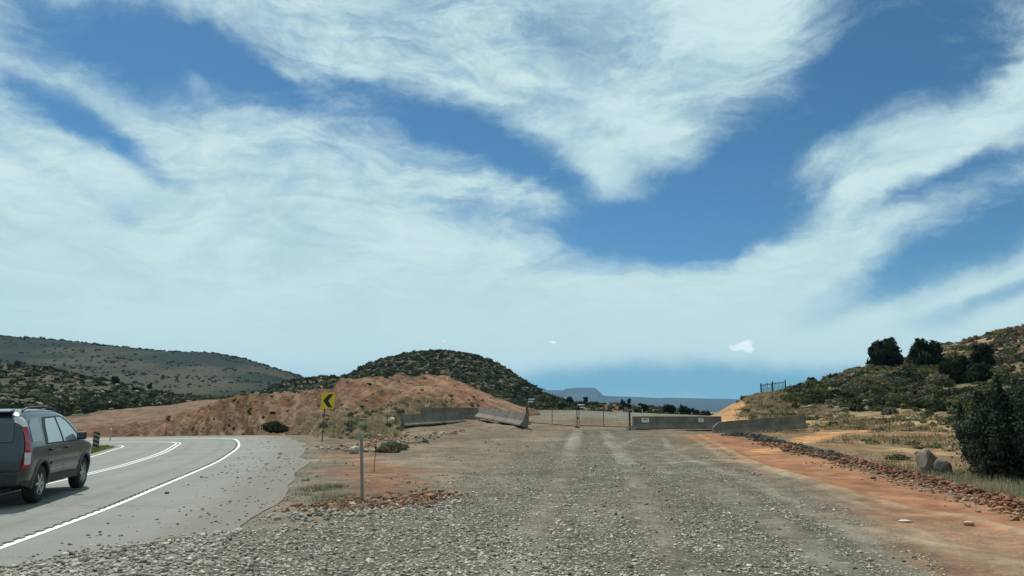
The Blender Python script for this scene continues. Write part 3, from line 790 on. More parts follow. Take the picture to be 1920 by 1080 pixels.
def rightcol(x, y, z, t, p):
    n = fbm(x * .12, y * .12, 5, 6); n2 = fbm(x * .7, y * .7, 4, 12)
    veg = sst(p + n * 120, 1440, 1560) * sst(t + n * .4, 2.35, 2.9)
    tr = np.exp(-((p - 1370 - (t - 2) * 15 + n * 20) / 26) ** 2)
    up = sst(p, 1690, 1850) * sst(t, 3.0, 3.7)
    return mixc((0.255, 0.185, 0.108), (sst(n2, -.2, .5) * .55, (0.20, 0.155, 0.09)), (tr * .8, (0.34, 0.195, 0.10)), (sst(n, .1, .5) * .45, (0.28, 0.185, 0.11)), (veg * .85, (0.10, 0.098, 0.056)), (up * .9, (0.22, 0.145, 0.10)),
                (sst(n2, .25, .55) * veg * .6, (0.24, 0.20, 0.14)))


L_right.make('right_hillside', M_hill, rightcol)

# ------------------------------------------------------------------ leaf and stone builders
def ico(level=0):
    bm = bmesh.new(); bmesh.ops.create_icosphere(bm, subdivisions=level + 1, radius=1)
    v = np.array([tuple(a.co) for a in bm.verts]); f = np.array([[a.index for a in fc.verts] for fc in bm.faces]); bm.free(); return v, f


ICV, ICF = ico(0); IC2V, IC2F = ico(1)


def stones(pos, rad, col, r, flat=(0.45, 0.8), sink=0.25, two=False, rough=.28):
    V0, F0 = (IC2V, IC2F) if two else (ICV, ICF)
    n = len(pos); k = len(V0)
    S = V0[None] * (1 + r.uniform(-rough, rough, (n, k, 1)))
    sc_ = np.stack([r.uniform(.75, 1.3, n), r.uniform(.75, 1.3, n), r.uniform(*flat, n)], 1)
    S = S * sc_[:, None, :]
    a = r.uniform(0, 6.28, n); tl = r.uniform(-.5, .5, n); ca, sa = np.cos(a)[:, None], np.sin(a)[:, None]; ct, s2 = np.cos(tl)[:, None], np.sin(tl)[:, None]
    X, Y, Z = S[..., 0], S[..., 1], S[..., 2]
    Y, Z = Y * ct - Z * s2, Y * s2 + Z * ct
    X, Y = X * ca - Y * sa, X * sa + Y * ca
    S = np.stack([X, Y, Z], -1) * rad[:, None, None] + pos[:, None, :]
    S[..., 2] += (rad * (flat[0] * (1 - sink * 2)))[:, None]
    f = (F0[None] + (np.arange(n) * k)[:, None, None]).reshape(-1, 3)
    c = np.repeat(col, k, 0)
    return S.reshape(-1, 3), f, c


def leaves(cent, size, nrm, r, asp=1.6):
    """triangles at cent, roughly facing along nrm with jitter"""
    n = len(cent)
    d = nrm + r.normal(0, .55, (n, 3)); d /= np.linalg.norm(d, axis=1)[:, None] + 1e-9
    u = np.cross(d, r.normal(0, 1, (n, 3))); u /= np.linalg.norm(u, axis=1)[:, None] + 1e-9
    w = np.cross(d, u); s_ = size[:, None]
    v = np.stack([cent - u * s_ * .6 - w * s_ * .4, cent + u * s_ * .6 - w * s_ * .4, cent + w * s_ * asp * .7], 1)
    return v.reshape(-1, 3), np.arange(3 * n).reshape(-1, 3)


def shrub_np(n, leaf, r, sq=0.75, core=True, lump=5):
    """unit shrub: dome of radius 1, base at z=0, with lumps"""
    lc = r.normal(0, 1, (lump, 3)); lc /= np.linalg.norm(lc, axis=1)[:, None]; lc[:, 2] = np.abs(lc[:, 2]) * .8
    lc *= r.uniform(.3, .6, (lump, 1)); lr = r.uniform(.38, .62, lump)
    k = r.integers(0, lump, n); d = r.normal(0, 1, (n, 3)); d /= np.linalg.norm(d, axis=1)[:, None]
    d[:, 2] = np.where(d[:, 2] < -.3, -d[:, 2], d[:, 2])
    c = lc[k] + d * (lr[k] * r.uniform(.75, 1.1, n))[:, None]; c[:, 2] *= sq; c[:, 2] = np.maximum(c[:, 2], 0.02)
    v, f = leaves(c, leaf * r.uniform(.6, 1.4, n), d, r)
    if core:
        cv = []; cf = []
        for a in range(lump):
            q_ = ICV * lr[a] * .86 * (1 + r.uniform(-.15, .15, (12, 1))) + lc[a]; q_[:, 2] *= sq
            cf.append(ICF + 12 * a); cv.append(q_)
        cv = np.concatenate(cv); cf = np.concatenate(cf)
        f = np.concatenate([f, cf + len(v)]); v = np.concatenate([v, cv])
    return v, f


SHC = {'green': (0.050, 0.058, 0.031), 'dark': (0.030, 0.037, 0.023), 'sage': (0.115, 0.125, 0.088), 'olive': (0.095, 0.098, 0.045), 'dry': (0.27, 0.215, 0.125), 'brown': (0.13, 0.095, 0.06)}


def tint(base, n, r, v=.25):
    b = np.array(base)[None] * (1 + r.normal(0, v, (n, 1))); return np.clip(b * (1 + r.normal(0, .06, (n, 3))), .005, 1)


SHR = []   # (x,y,z,r,kind,region)


def scatter(loft, n, t0, t1, px0, px1, rr, kinds, region, sd, cond=None):
    r = np.random.default_rng(sd); p = loft.sample(n, t0, t1, px0, px1, r)
    rad = r.uniform(rr[0], rr[1], n) * np.where(r.random(n) < .15, 1.5, 1); kk = r.choice(len(kinds), n, p=np.array([k[1] for k in kinds]) / sum(k[1] for k in kinds))
    cl = fbm(p[:, 0] * .08, p[:, 1] * .08, 3, sd)
    for a in range(n):
        if cond is not None and not cond(p[a], cl[a], r): continue
        SHR.append((p[a, 0], p[a, 1], p[a, 2], rad[a], kinds[kk[a]][0], region))


scatter(L_right, 1700, 2.15, 3.75, 1475, 2050, (.45, 1.0), [('green', 5), ('olive', 3), ('sage', 2), ('dark', 2)], 'slope', 101, lambda p, c, r: c > -.35 and (540 - F * ((p[2] - CH) / p[1] - math.tan(TH)) / (1 + (p[2] - CH) / p[1] * math.tan(TH))) < 752 + max(0, (960 + F * p[0] / p[1] - 1500)) * .075 + r.normal(0, 7))
scatter(L_right, 900, 3.2, 4.3, 1560, 2100, (.5, 1.15), [('dry', 3), ('olive', 2), ('sage', 3), ('brown', 3)], 'top', 102)
scatter(L_right, 420, 1.05, 2.4, 1400, 2100, (.20, .50), [('dry', 4), ('olive', 4), ('sage', 2), ('brown', 1)], 'grass', 103)
scatter(L_right, 130, 1.6, 3.9, 1380, 1560, (.2, .5), [('dry', 2), ('olive', 3), ('brown', 1)], 'knoll', 104)
scatter(L_bank, 90, 1.1, 2.6, 600, 830, (.14, .40), [('sage', 6), ('olive', 2)], 'bank', 105)
scatter(L_bank, 60, 1.1, 3.8, 420, 900, (.12, .28), [('dark', 1), ('brown', 2)], 'bank', 106)
scatter(L_left, 3600, 1.0, 3.2, -120, 760, (.55, 1.5), [('green', 3), ('dark', 4), ('olive', 3), ('sage', 2)], 'far', 107, lambda p, c, r: c > -.3 or r.random() < .3)
scatter(L_dome, 4200, 1.0, 3.3, 560, 1120, (.7, 1.7), [('dark', 4), ('green', 3), ('olive', 3), ('sage', 1.2)], 'far', 108)
scatter(L_ridge, 3200, 0.9, 3.15, -120, 700, (0.9, 2.6), [('dark', 1), ('green', 4), ('olive', 2)], 'far', 109, lambda p, c, r: float(fbm(np.array([p[0] * .012]), np.array([p[1] * .012]), 4, 44)[0]) + r.normal(0, .12) > .05)
scatter(L_brush, 800, .9, 2.2, 900, 1380, (.4, 1.1), [('dark', 3), ('green', 3), ('olive', 2), ('sage', 1)], 'far', 110)
scatter(L_ridge, 260, 2.9, 3.1, -60, 640, (1.6, 3.2), [('dark', 4)], 'far', 111)

rx = np.random.default_rng(606); bxs = rx.uniform(14, 44, 900); bys = rx.uniform(20, 56, 900); okb = (sdpoly(Z_dry, bxs, bys) < -.8) & (fbm(bxs * .25, bys * .25, 3, 66) > .05) & (dline(LINES[12][0], bxs, bys) > 1.3)
for a_, b_, z_ in zip(bxs[okb][:170], bys[okb][:170], zg(bxs[okb][:170], bys[okb][:170])):
    SHR.append((a_, b_, float(z_), rx.uniform(.10, .34), ['olive', 'sage', 'dry', 'brown'][int(rx.integers(0, 4))], 'field'))
score = np.array([s[3] / math.hypot(s[0], s[1]) * (1.0 if -60 < 960 + 1400 * s[0] / s[1] < 1960 else 0.01) for s in SHR])
order = np.argsort(-score); near_i = order[:290]; rest_i = order[290:]
rr_ = np.random.default_rng(5)
LAB = {'slope': '{} shrub in the dense brush on the right hillside', 'top': '{} shrub on the upper right hillside near the skyline', 'grass': '{} bush in the dry grass at the foot of the right hillside',
       'knoll': '{} tuft-like bush on the bare knoll below the picket fence', 'field': '{} low plant on the flat dry ground behind the dark rocks', 'bank': '{} small bush on the lower face of the pale cut bank', 'far': '{} shrub on the far scrub-covered hills'}
ADJ = {'green': 'mid green', 'dark': 'very dark green', 'sage': 'pale grey-green sage', 'olive': 'olive green', 'dry': 'straw-coloured dry', 'brown': 'brown leafless'}
VAR = {}
for kname, kc in SHC.items():
    VAR[kname] = []
    for q_ in range(4):
        v, f = shrub_np(420, .16, rr_, sq=rr_.uniform(.65, .9), lump=int(rr_.integers(5, 9)))
        c = tint(kc, len(f), rr_, .22); cc = np.repeat(kc and np.array([kc]), len(v), 0)
        cc = np.ones((len(v), 3)) * np.array(kc); nt = 420
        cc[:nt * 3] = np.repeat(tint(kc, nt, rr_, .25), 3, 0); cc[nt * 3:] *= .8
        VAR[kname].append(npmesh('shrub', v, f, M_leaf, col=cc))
for i_ in near_i:
    x, y, z, rad, kd, reg = SHR[i_]
    o = bpy.data.objects.new('shrub', VAR[kd][int(rr_.integers(0, 4))])
    o.location = (x, y, z - .08 * rad); o.rotation_euler = (0, 0, rr_.uniform(0, 6.28)); s_ = rad * rr_.uniform(.9, 1.1); o.scale = (s_ * rr_.uniform(.85, 1.25), s_, s_)
    C.objects.link(o); tag(o, LAB[reg].format(ADJ[kd]), 'shrub', LAB[reg].format(ADJ[kd]).replace('shrub', 'shrubs').replace('bush ', 'bushes '))
Vs = []; Fs = []; Cs = []; nb = 0
base_var = [shrub_np(46, .34, rr_, sq=.8, lump=3) for _ in range(12)]
for i_ in rest_i:
    x, y, z, rad, kd, reg = SHR[i_]
    v, f = base_var[int(rr_.integers(0, 12))]; a = rr_.uniform(0, 6.28); ca, sa = math.cos(a), math.sin(a)
    w = np.stack([(v[:, 0] * ca - v[:, 1] * sa), (v[:, 0] * sa + v[:, 1] * ca), v[:, 2]], 1) * rad * np.array([1.1, 1.1, rr_.uniform(.8, 1.2)]) + np.array([x, y, z - .1 * rad])
    Vs.append(w); Fs.append(f + nb); nb += len(w)
    cc = np.ones((len(w), 3)) * np.array(SHC[kd]) * rr_.uniform(.75, 1.3)
    Cs.append(cc * rr_.uniform(.8, 1.2, (len(w), 1)))
o = nobj('brush_cover', np.concatenate(Vs), np.concatenate(Fs), M_leaf, col=np.concatenate(Cs))
tag(o, 'dense low scrub covering the far hills and the slope', 'scrub', kind='stuff')


# ------------------------------------------------------------------ trees
def juniper(name, base, H, Wd, n, leaf, label, group, seed, col=(0.024, 0.034, 0.020), lumps=26, low=0.05, colt=None, upright=False):
    r = np.random.default_rng(seed); root = empty(name, base)
    L = []
    for k in range(lumps):
        hz = r.uniform(low, .88) * H; t = hz / H
        prof = math.sqrt(max(0.02, 1 - ((t - .42) / .60) ** 2)) * Wd / 2
        a = k * 2.4 + r.uniform(-.4, .4); rad = prof * (r.uniform(.5, .93) if upright else r.uniform(.35, .78))
        L.append((math.cos(a) * rad, math.sin(a) * rad, hz, r.uniform(.15, .25) * Wd * (0.55 if upright else 1)))
    L = np.array(L); k = r.integers(0, lumps, n); d = r.normal(0, 1, (n, 3)); d /= np.linalg.norm(d, axis=1)[:, None]
    c = L[k, :3] + d * (L[k, 3] * r.uniform(.45, 1.12, n))[:, None] * np.array([1, 1, 1.9 if upright else 1.05])
    c[:, 2] = np.maximum(c[:, 2], .02 * H)
    if upright:                                            # sprigs standing up out of the crown
        ns = 90; sp_ = r.integers(0, lumps, ns); m_ = r.random(n) < .42; ks = r.integers(0, ns, n); hgt_ = r.uniform(.18, .45, ns)
        top_ = L[sp_, :3] + np.stack([r.normal(0, .06, ns), r.normal(0, .06, ns), L[sp_, 3] * .9], 1); tt_ = r.random(n)
        off_ = np.stack([r.normal(0, 1, n), r.normal(0, 1, n)], 1) * (.055 * (1.15 - tt_))[:, None]
        c = np.where(m_[:, None], top_[ks] + np.stack([off_[:, 0], off_[:, 1], tt_ * hgt_[ks]], 1), c)
        k = np.where(m_, sp_[ks], k)
    nrm = d.copy()
    v, f = leaves(c, leaf * r.uniform(.6, 1.5, n), nrm, r, asp=2.2 if upright else 1.6)
    kc = tint(colt or col, lumps, r, .35 if upright else .22)
    cc = np.repeat(kc[k] * r.uniform(.7, 1.35, (n, 1)), 3, 0)
    cv = []; cf = []; nb_ = len(v)
    for a in range(lumps):
        q_ = IC2V * L[a, 3] * (.42 if upright else .62) * (1 + r.uniform(-.2, .2, (len(IC2V), 1))) * np.array([1, 1, 1.3 if upright else 1]) + L[a, :3]
        cf.append(IC2F + nb_); nb_ += len(q_); cv.append(q_)
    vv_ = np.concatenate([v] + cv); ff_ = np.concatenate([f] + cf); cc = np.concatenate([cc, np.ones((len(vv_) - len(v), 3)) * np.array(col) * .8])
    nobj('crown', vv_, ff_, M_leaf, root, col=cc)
    bm = bmesh.new(); tube(bm, (0, 0, -.3), (Wd * .03, 0, H * .35), Wd * .055, Wd * .035)
    for k in range(5):
        a = k * 1.3; tube(bm, (Wd * .02, 0, H * r.uniform(.08, .3)), (math.cos(a) * Wd * .28, math.sin(a) * Wd * .28, H * r.uniform(.4, .65)), Wd * .028, Wd * .012)
    bobj('trunk', bm, M_bark, root)
    tag(root, label, 'tree', group); return root


def on_right(px, t):
    r_ = np.random.default_rng(1); return L_right.sample(1, t, t, px, px + .01, r_)[0]


def yfor(px, py):
    """point of the right hillside whose picture position is nearest"""
    d = pxdir(px, py); Pm = L_right.P[L_right.tt <= L_right.nc - .99].reshape(-1, 3); PX = 960 + 0 * Pm[:, 0]
    rel = Pm - np.array([0, 0, CH]); fwd = np.array([0, math.cos(TH), math.sin(TH)]); up = np.array([0, -math.sin(TH), math.cos(TH)])
    dep = rel @ fwd; U = 960 + F * rel[:, 0] / dep; V_ = 540 - F * (rel @ up) / dep
    return Pm[np.argmin((U - px) ** 2 + (V_ - py) ** 2)]


def hz(px0, px1, Y): return abs(px1 - px0) * Y / F


gj = 'junipers on the right hillside'
p = yfor(1660, 690); juniper('juniper_tree', p - np.array([0, 0, .2]), hz(638, 693, p[1]), hz(1628, 1690, p[1]), 5200, .30 * p[1] / 110, 'round dark juniper standing alone on the skyline of the right hill', gj, 201)
p = yfor(1737, 688); juniper('juniper_tree', p - np.array([0, 0, .2]), hz(640, 690, p[1]), hz(1706, 1766, p[1]), 5200, .30 * p[1] / 110, 'dark juniper with a ragged left side, second along the skyline', gj, 202)
p = yfor(1842, 690); juniper('juniper_tree', p, hz(643, 690, p[1]), hz(1825, 1866, p[1]), 3600, .24 * p[1] / 110, 'narrow egg-shaped dark juniper high on the right slope', gj, 203)
p = yfor(1798, 720); juniper('juniper_tree', p, hz(672, 722, p[1]), hz(1772, 1826, p[1]), 4200, .26 * p[1] / 110, 'broad low dark juniper below the egg-shaped one', gj, 204, col=(0.035, 0.045, 0.028))
p = yfor(1838, 718); juniper('juniper_tree', p, hz(688, 718, p[1]), hz(1818, 1862, p[1]), 3000, .24 * p[1] / 110, 'small squat juniper touching the broad low one on its right', gj, 205)
p = yfor(1522, 722); juniper('juniper_tree', p, hz(708, 722, p[1]), hz(1514, 1530, p[1]), 900, .10, 'tiny upright juniper on the skyline beside a stump right of the picket fence', gj, 206, lumps=10)
p = yfor(1562, 714); juniper('juniper_tree', p, hz(699, 714, p[1]), hz(1554, 1571, p[1]), 900, .11, 'tiny cone-shaped juniper on the skyline between fence and big tree', gj, 207, lumps=10)
p = yfor(1516, 722)
bm = bmesh.new(); tube(bm, (0, 0, -.2), (.03, 0, hz(709, 722, p[1])), .10, .07); bmesh.ops.create_icosphere(bm, subdivisions=1, radius=.1, matrix=Matrix.Translation((.03, 0, hz(709, 722, p[1]))))
o = bobj('dead_stump', bm, M_darkwood); o.location = p; tag(o, 'thin dark dead stump beside the tiny upright juniper', 'stump')
bxp = hit(1888, 908)
juniper('juniper_tree', (bxp[0] + 1.15, 17.6, zg1(bxp[0], 17.6) - .05), 1.92, 3.3, 85000, .032, 'large grey-green juniper bush in the right foreground', None, 208, col=(0.034, 0.048, 0.030), lumps=190, low=.03, upright=True)

gt = 'trees beyond the gravel lot'
for k, (px, ptop, pbase, wpx, Y, lab) in enumerate([
    (1098, 745, 758, 9, 295, 'small square dark tree on the brushy rise above the white truck'), (1067, 747, 756, 14, 295, 'low peaked dark tree on the brushy rise left of the square one'),
    (1168, 749, 768, 9, 215, 'spindly dark tree above the right gate post'), (1180, 748, 768, 8, 215, 'thin branching tree touching the spindly one above the right gate post'),
    (1209, 758, 774, 14, 200, 'dark tree behind the pale marker post nearest the gate'), (1255, 763, 778, 20, 190, 'rounded dark tree above the left barrier notice'),
    (1282, 765, 780, 22, 185, 'wide dark tree above the long right barrier'), (1302, 768, 782, 17, 180, 'dark tree behind the pale post above the right barrier'), (1324, 776, 786, 15, 175, 'lowest dark tree, next to the orange slope'),
    (215, 708, 722, 15, 255, 'dark tree on the crest of the left scrub hill'), (280, 717, 728, 9, 250, 'smaller dark tree right of the tree on the left scrub crest')]):
    b = at(px, pbase, Y); juniper('distant_tree', b, hz(ptop, pbase, Y) * 1.1, hz(0, wpx, Y), 500, .35 * wpx / 14 * Y / 180, lab, gt if k < 9 else 'trees on the left scrub hill', 220 + k, lumps=9, col=(.022, .032, .022))


# named bushes in the foreground
def bush(base, rad, n, leaf, kind, label, seed, sq=.7, flat=1.0):
    r = np.random.default_rng(seed); v, f = shrub_np(n, leaf / rad, r, sq=sq, lump=9); v = v * rad * np.array([1.25, 1, flat])
    cc = np.ones((len(v), 3)) * np.array(SHC[kind]) * .8; cc[:3 * n] = np.repeat(tint(SHC[kind], n, r, .3), 3, 0)
    o = nobj('bush', v, f, M_leaf, col=cc); o.location = base; tag(o, label, 'bush'); return o


h = hit(740, 846); bush((h[0], h[1], zg1(*h)), .48, 900, .06, 'sage', 'grey-green bush at the edge of the gravel near the thin stake', 301, sq=.9)
h = hit(722, 852); bush((h[0], h[1], zg1(*h)), .40, 800, .06, 'brown', 'dark twiggy brown bush heaped below the grey-green one', 302, sq=.5)
b = at(515, 803, 62); b.z = float(b.z) - .1; bush(b, .95, 1500, .10, 'green', 'rounded green bush at the foot of the cut bank between chevron signs', 303, sq=.75)
h = hit(1682, 862); bush((h[0], h[1], zg1(*h)), .33, 700, .05, 'olive', 'low green weed clump left of the big boulder', 304, sq=.5)
h = hit(1755, 892); bush((h[0], h[1], zg1(*h)), .42, 900, .04, 'green', 'green weeds growing in front of the big boulder', 305, sq=.35)
b = at(830, 803, 50); bush((b.x, b.y, zg1(b.x, b.y)), .5, 800, .06, 'sage', 'scraggly grey bush in front of the tilted left barrier', 306, sq=.5)

# ------------------------------------------------------------------ stones
r = np.random.default_rng(77)


def fan_pts(n, r0, r1, a0, a1, r, pw=1.0):
    a = np.radians(r.uniform(a0, a1, n)); q_ = r.random(n) ** pw; rad = r0 + (r1 - r0) * q_
    return rad * np.sin(a), rad * np.cos(a)


Vs = []; Fs = []; Cs = []; nb = 0


def add_stones(x, y, rad, col, **kw):
    global nb
    z = zg(x, y)
    bi, off = road_sd(x, y); onroad = (off > -2.7) & (off < 6.3)
    z = np.where(onroad, RZ[bi] - BANK[bi] * off, z)
    v, f, c = stones(np.stack([x, y, z], 1), rad, col, r, **kw); Vs.append(v); Fs.append(f + nb); Cs.append(c); nb += len(v)


def greys(n, r, lo=.10, hi=.52, warm=.02):
    g = lo + (hi - lo) * r.beta(1.6, 1.7, n); g = g * .82; return np.stack([g * (1.06 + warm), g, g * (.84 - warm)], 1)


x, y = fan_pts(60000, 6.3, 22, -42, 26, r, 1.15)
sc1 = sdpoly(Z_coarse, x + fbm(x, y, 4, 3) * .5, y + fbm(x, y, 4, 4) * .8)
keep = (sc1 < -.02) & (r.random(len(x)) < np.clip(1.25 + fbm(x * .7, y * .7, 3, 9) * 1.3, .3, 1)); x, y = x[keep], y[keep]
add_stones(x, y, r.uniform(.008, .023, len(x)) * (1 + .5 * sst(-x, 2, 6)) * np.where(r.random(len(x)) < .06, 1.7, 1), greys(len(x), r, .08, .62), sink=.2)
x, y = fan_pts(80000, 6.3, 34, -30, 36, r, 1.0)
sg = sdpoly(Z_grav, x + fbm(x, y, 4, 3) * .6, y + fbm(x, y, 4, 4)); sc1 = sdpoly(Z_coarse, x, y)
trk = np.minimum.reduce([dline(T_, x + fbm(x, y, 3, 8) * .15, y) for T_ in TRK])
keep = (sg < .3) & ((trk > .22) | (r.random(len(x)) < .22)) & (sc1 > -.4) & (r.random(len(x)) < np.clip(.42 + fbm(x * .5, y * .5, 4, 19) * 1.5 + fbm(x * .12, y * .12, 3, 49) * .8, .04, 1)); x, y = x[keep], y[keep]
add_stones(x, y, r.uniform(.007, .019, len(x)) * np.where(r.random(len(x)) < .05, 1.8, 1), greys(len(x), r, .06, .66), sink=.15)
# thin scatter on dirt, shoulder and brown ground
x, y = fan_pts(9000, 7, 48, -38, 36, r, .9)
keep = (sdpoly(Z_grav, x, y) > 0) & (sdpoly(Z_orange, x, y) > 0) & (road_sd(x, y)[1] < -.5) & (r.random(len(x)) < np.clip(.4 + fbm(x * .4, y * .4, 4, 29) * 1.5, .03, 1)); x, y = x[keep], y[keep]
add_stones(x, y, r.uniform(.010, .030, len(x)) * np.where(r.random(len(x)) < .06, 2.0, 1), greys(len(x), r, .10, .38, .08), sink=.15)
# road edge crumbs
x, y = fan_pts(1500, 7, 26, -42, -14, r, .8)
off = road_sd(x, y)[1]; keep = (off < -.9) & (off > -3.4) & (r.random(len(x)) < sst(-off, 1.2, 3.3)); x, y = x[keep], y[keep]
add_stones(x, y, r.uniform(.008, .020, len(x)) * np.where(r.random(len(x)) < .07, 2.0, 1), greys(len(x), r, .06, .30, .04), sink=.1)
o = nobj('gravel', np.concatenate(Vs), np.concatenate(Fs), M_stone, col=np.concatenate(Cs)); tag(o, 'loose pale grey gravel spread over the pull-out', 'gravel', kind='stuff')


def rubble(name, line, n, spread, rr, col, label, sd, var=.3, zoff=0.0, heap=0.0):
    global Vs, Fs, Cs, nb
    rg = np.random.default_rng(sd); L = wpoly(line); seg = np.linalg.norm(np.diff(L, axis=0), axis=1); cum = np.concatenate([[0], np.cumsum(seg)])
    s_ = rg.uniform(0, cum[-1], n); X = np.interp(s_, cum, L[:, 0]); Y = np.interp(s_, cum, L[:, 1])
    q1 = rg.normal(0, spread, n); q2 = rg.normal(0, spread, n); X = X + q1; Y = Y + q2 * 1.2
    z = zg(X, Y) + zoff + heap * np.exp(-(q1 ** 2 + q2 ** 2) / spread ** 2)
    rad = rg.uniform(rr[0], rr[1], n) * np.where(rg.random(n) < .12, 1.6, 1)
    v, f, c = stones(np.stack([X, Y, z], 1), rad, tint(col, n, rg, var), rg, flat=(.55, .95))
    o = nobj(name, v, f, M_stone, col=c); tag(o, label, 'rubble', kind='stuff'); return o


rubble('orange_clods', [(1440, 834), (1500, 846), (1560, 860), (1640, 878), (1720, 897), (1830, 928), (1930, 960), (2050, 1000)], 3200, .24, (.010, .052), (.185, .092, .055), 'row of broken orange clods along the dirt track', 401, heap=.10)
rubble('tan_clods', [(1560, 868), (1680, 892), (1830, 935), (1930, 968)], 1000, .34, (.010, .040), (.23, .155, .10), 'pale clods mixed into the orange row beside the track', 402)
rubble('dark_rocks', [(1366, 816), (1420, 820), (1470, 834), (1530, 850), (1575, 864)], 2800, .26, (.016, .065), (.058, .052, .044), 'row of dark grey rocks between grass and orange track', 403, heap=.12, var=.45)
rubble('bank_rubble', [(700, 842), (735, 822), (752, 806)], 180, .5, (.03, .09), (.24, .135, .08), 'spill of broken orange rock below the tilted barrier', 404)
rubble('edge_rubble', [(620, 846), (660, 852), (700, 850), (780, 826), (850, 808)], 420, .45, (.03, .10), (.27, .20, .14), 'scattered tan rubble along the foot of the bank', 405)
rubble('red_clods', [(600, 960), (680, 952), (760, 945), (800, 930)], 700, .35, (.015, .05), (.19, .11, .07), 'reddish clods where the gravel meets the dirt', 406)
rubble('pale_chips', [(560, 978), (640, 970), (700, 962)], 160, .28, (.02, .05), (.27, .24, .19), 'pale chips strewn along the edge of the gravel', 407)


def rock(name, base, dims, col, label, seed, lvl=3, rz=0.0):
    rg = np.random.default_rng(seed); bm = bmesh.new(); bmesh.ops.create_icosphere(bm, subdivisions=lvl, radius=1)
    v = np.array([tuple(a.co) for a in bm.verts]); f = np.array([[a.index for a in fc.verts] for fc in bm.faces]); bm.free()
    for _ in range(9):                                       # chip planes
        n_ = rg.normal(0, 1, 3); n_ /= np.linalg.norm(n_); dd = v @ n_; lim = rg.uniform(.62, .85); v = v - np.outer(np.maximum(dd - lim, 0), n_)
    v = v * (1 + .10 * fbm(v[:, 0] * 2 + seed, v[:, 1] * 2 + v[:, 2], 4, seed))[:, None]
    v = v * np.array(dims) / 2 + np.array([0, 0, dims[2] * .38])
    cc = np.array(col)[None] * (1 + .35 * fbm(v[:, 0] * 4, v[:, 2] * 4 + v[:, 1], 4, seed + 3))[:, None]
    o = nobj(name, v, f, M_stone, col=cc, smooth=False); o.location = base; o.rotation_euler = (0, 0, rz); tag(o, label, 'rock'); return o


h = hit(1745, 888); rock('boulder', (h[0] - .02, h[1], zg1(*h)), (.72, .62, .78), (.20, .168, .128), 'big weathered grey-tan boulder in dry grass left of the juniper', 501)
h = hit(1768, 892); rock('boulder', (h[0] + .05, h[1] + .05, zg1(*h)), (.42, .40, .52), (.14, .12, .10), 'smaller dark-sided boulder leaning against the big one', 502)
h = hit(1817, 988); rock('stone', (h[0], h[1], zg1(*h)), (.17, .12, .08), (.40, .25, .15), 'single tan stone lying on the brown track', 503, 2)
h = hit(1697, 984); rock('stone', (h[0], h[1], zg1(*h)), (.24, .08, .04), (.50, .47, .42), 'long flat pale stone near the gravel edge', 504, 2)
h = hit(663, 858); rock('stone', (h[0], h[1], zg1(*h)), (.42, .35, .34), (.36, .33, .28), 'whitish stone block behind the grey delineator post', 505, 2)
h = hit(313, 927); rock('stone', (h[0], h[1], -.004), (.10, .08, .07), (.05, .055, .05), 'small dark stone on the asphalt shoulder', 506, 2)
b = at(734, 788, 48); rock('stone', (b.x, b.y, b.z - .1), (.5, .4, .35), (.46, .38, .29), 'pale block on the bank left of the tilted barrier', 507, 2)
# whitish rocks on the hills
rg = np.random.default_rng(88); pts = []; rad = []
for lo, n, t0, t1, a, b_, rr in ((L_left, 700, 1, 3.1, -100, 740, (.3, .9)), (L_dome, 380, 1, 3.1, 600, 1050, (.4, .9)), (L_right, 60, 2.2, 4.2, 1500, 2000, (.15, .5)), (L_bank, 170, 1.1, 4, 320, 940, (.06, .22))):
    pts.append(lo.sample(n, t0, t1, a, b_, rg)); rad.append(rg.uniform(rr[0], rr[1], n))
pts = np.concatenate(pts); rad = np.concatenate(rad); v, f, c = stones(pts, rad, tint((.21, .18, .14), len(pts), rg, .25), rg, flat=(.5, .9))
o = nobj('hill_rocks', v, f, M_stone, col=c); tag(o, 'pale rocks scattered over the hillsides', 'rocks', kind='stuff')

# ------------------------------------------------------------------ dry grass
rg = np.random.default_rng(99)


def blades(X, Y, Z, hgt, nper, col, spread, width, rg):
    n = len(X) * nper; bx_ = np.repeat(X, nper) + rg.normal(0, 1, n) * spread; by_ = np.repeat(Y, nper) + rg.normal(0, 1, n) * spread; bz_ = np.repeat(Z, nper); H_ = np.repeat(hgt, nper) * rg.uniform(.5, 1.2, n)
    a = rg.uniform(0, 6.28, n); ln = rg.normal(0, .4, (n, 2)) * H_[:, None]; w = np.repeat(width, nper) if np.ndim(width) else width
    dx = np.cos(a) * w; dy = np.sin(a) * w
    v = np.stack([np.stack([bx_ - dx, by_ - dy, bz_ - .03], 1), np.stack([bx_ + dx, by_ + dy, bz_ - .03], 1), np.stack([bx_ + ln[:, 0], by_ + ln[:, 1], bz_ + H_], 1)], 1).reshape(-1, 3)
    c = np.repeat(tint(col, n, rg, .25), 3, 0); return v, np.arange(3 * n).reshape(-1, 3), c


Vg = []; Fg = []; Cg = []; ng = 0


def addb(t):
    global ng
    v, f, c = t; Vg.append(v); Fg.append(f + ng); Cg.append(c); ng += len(v)


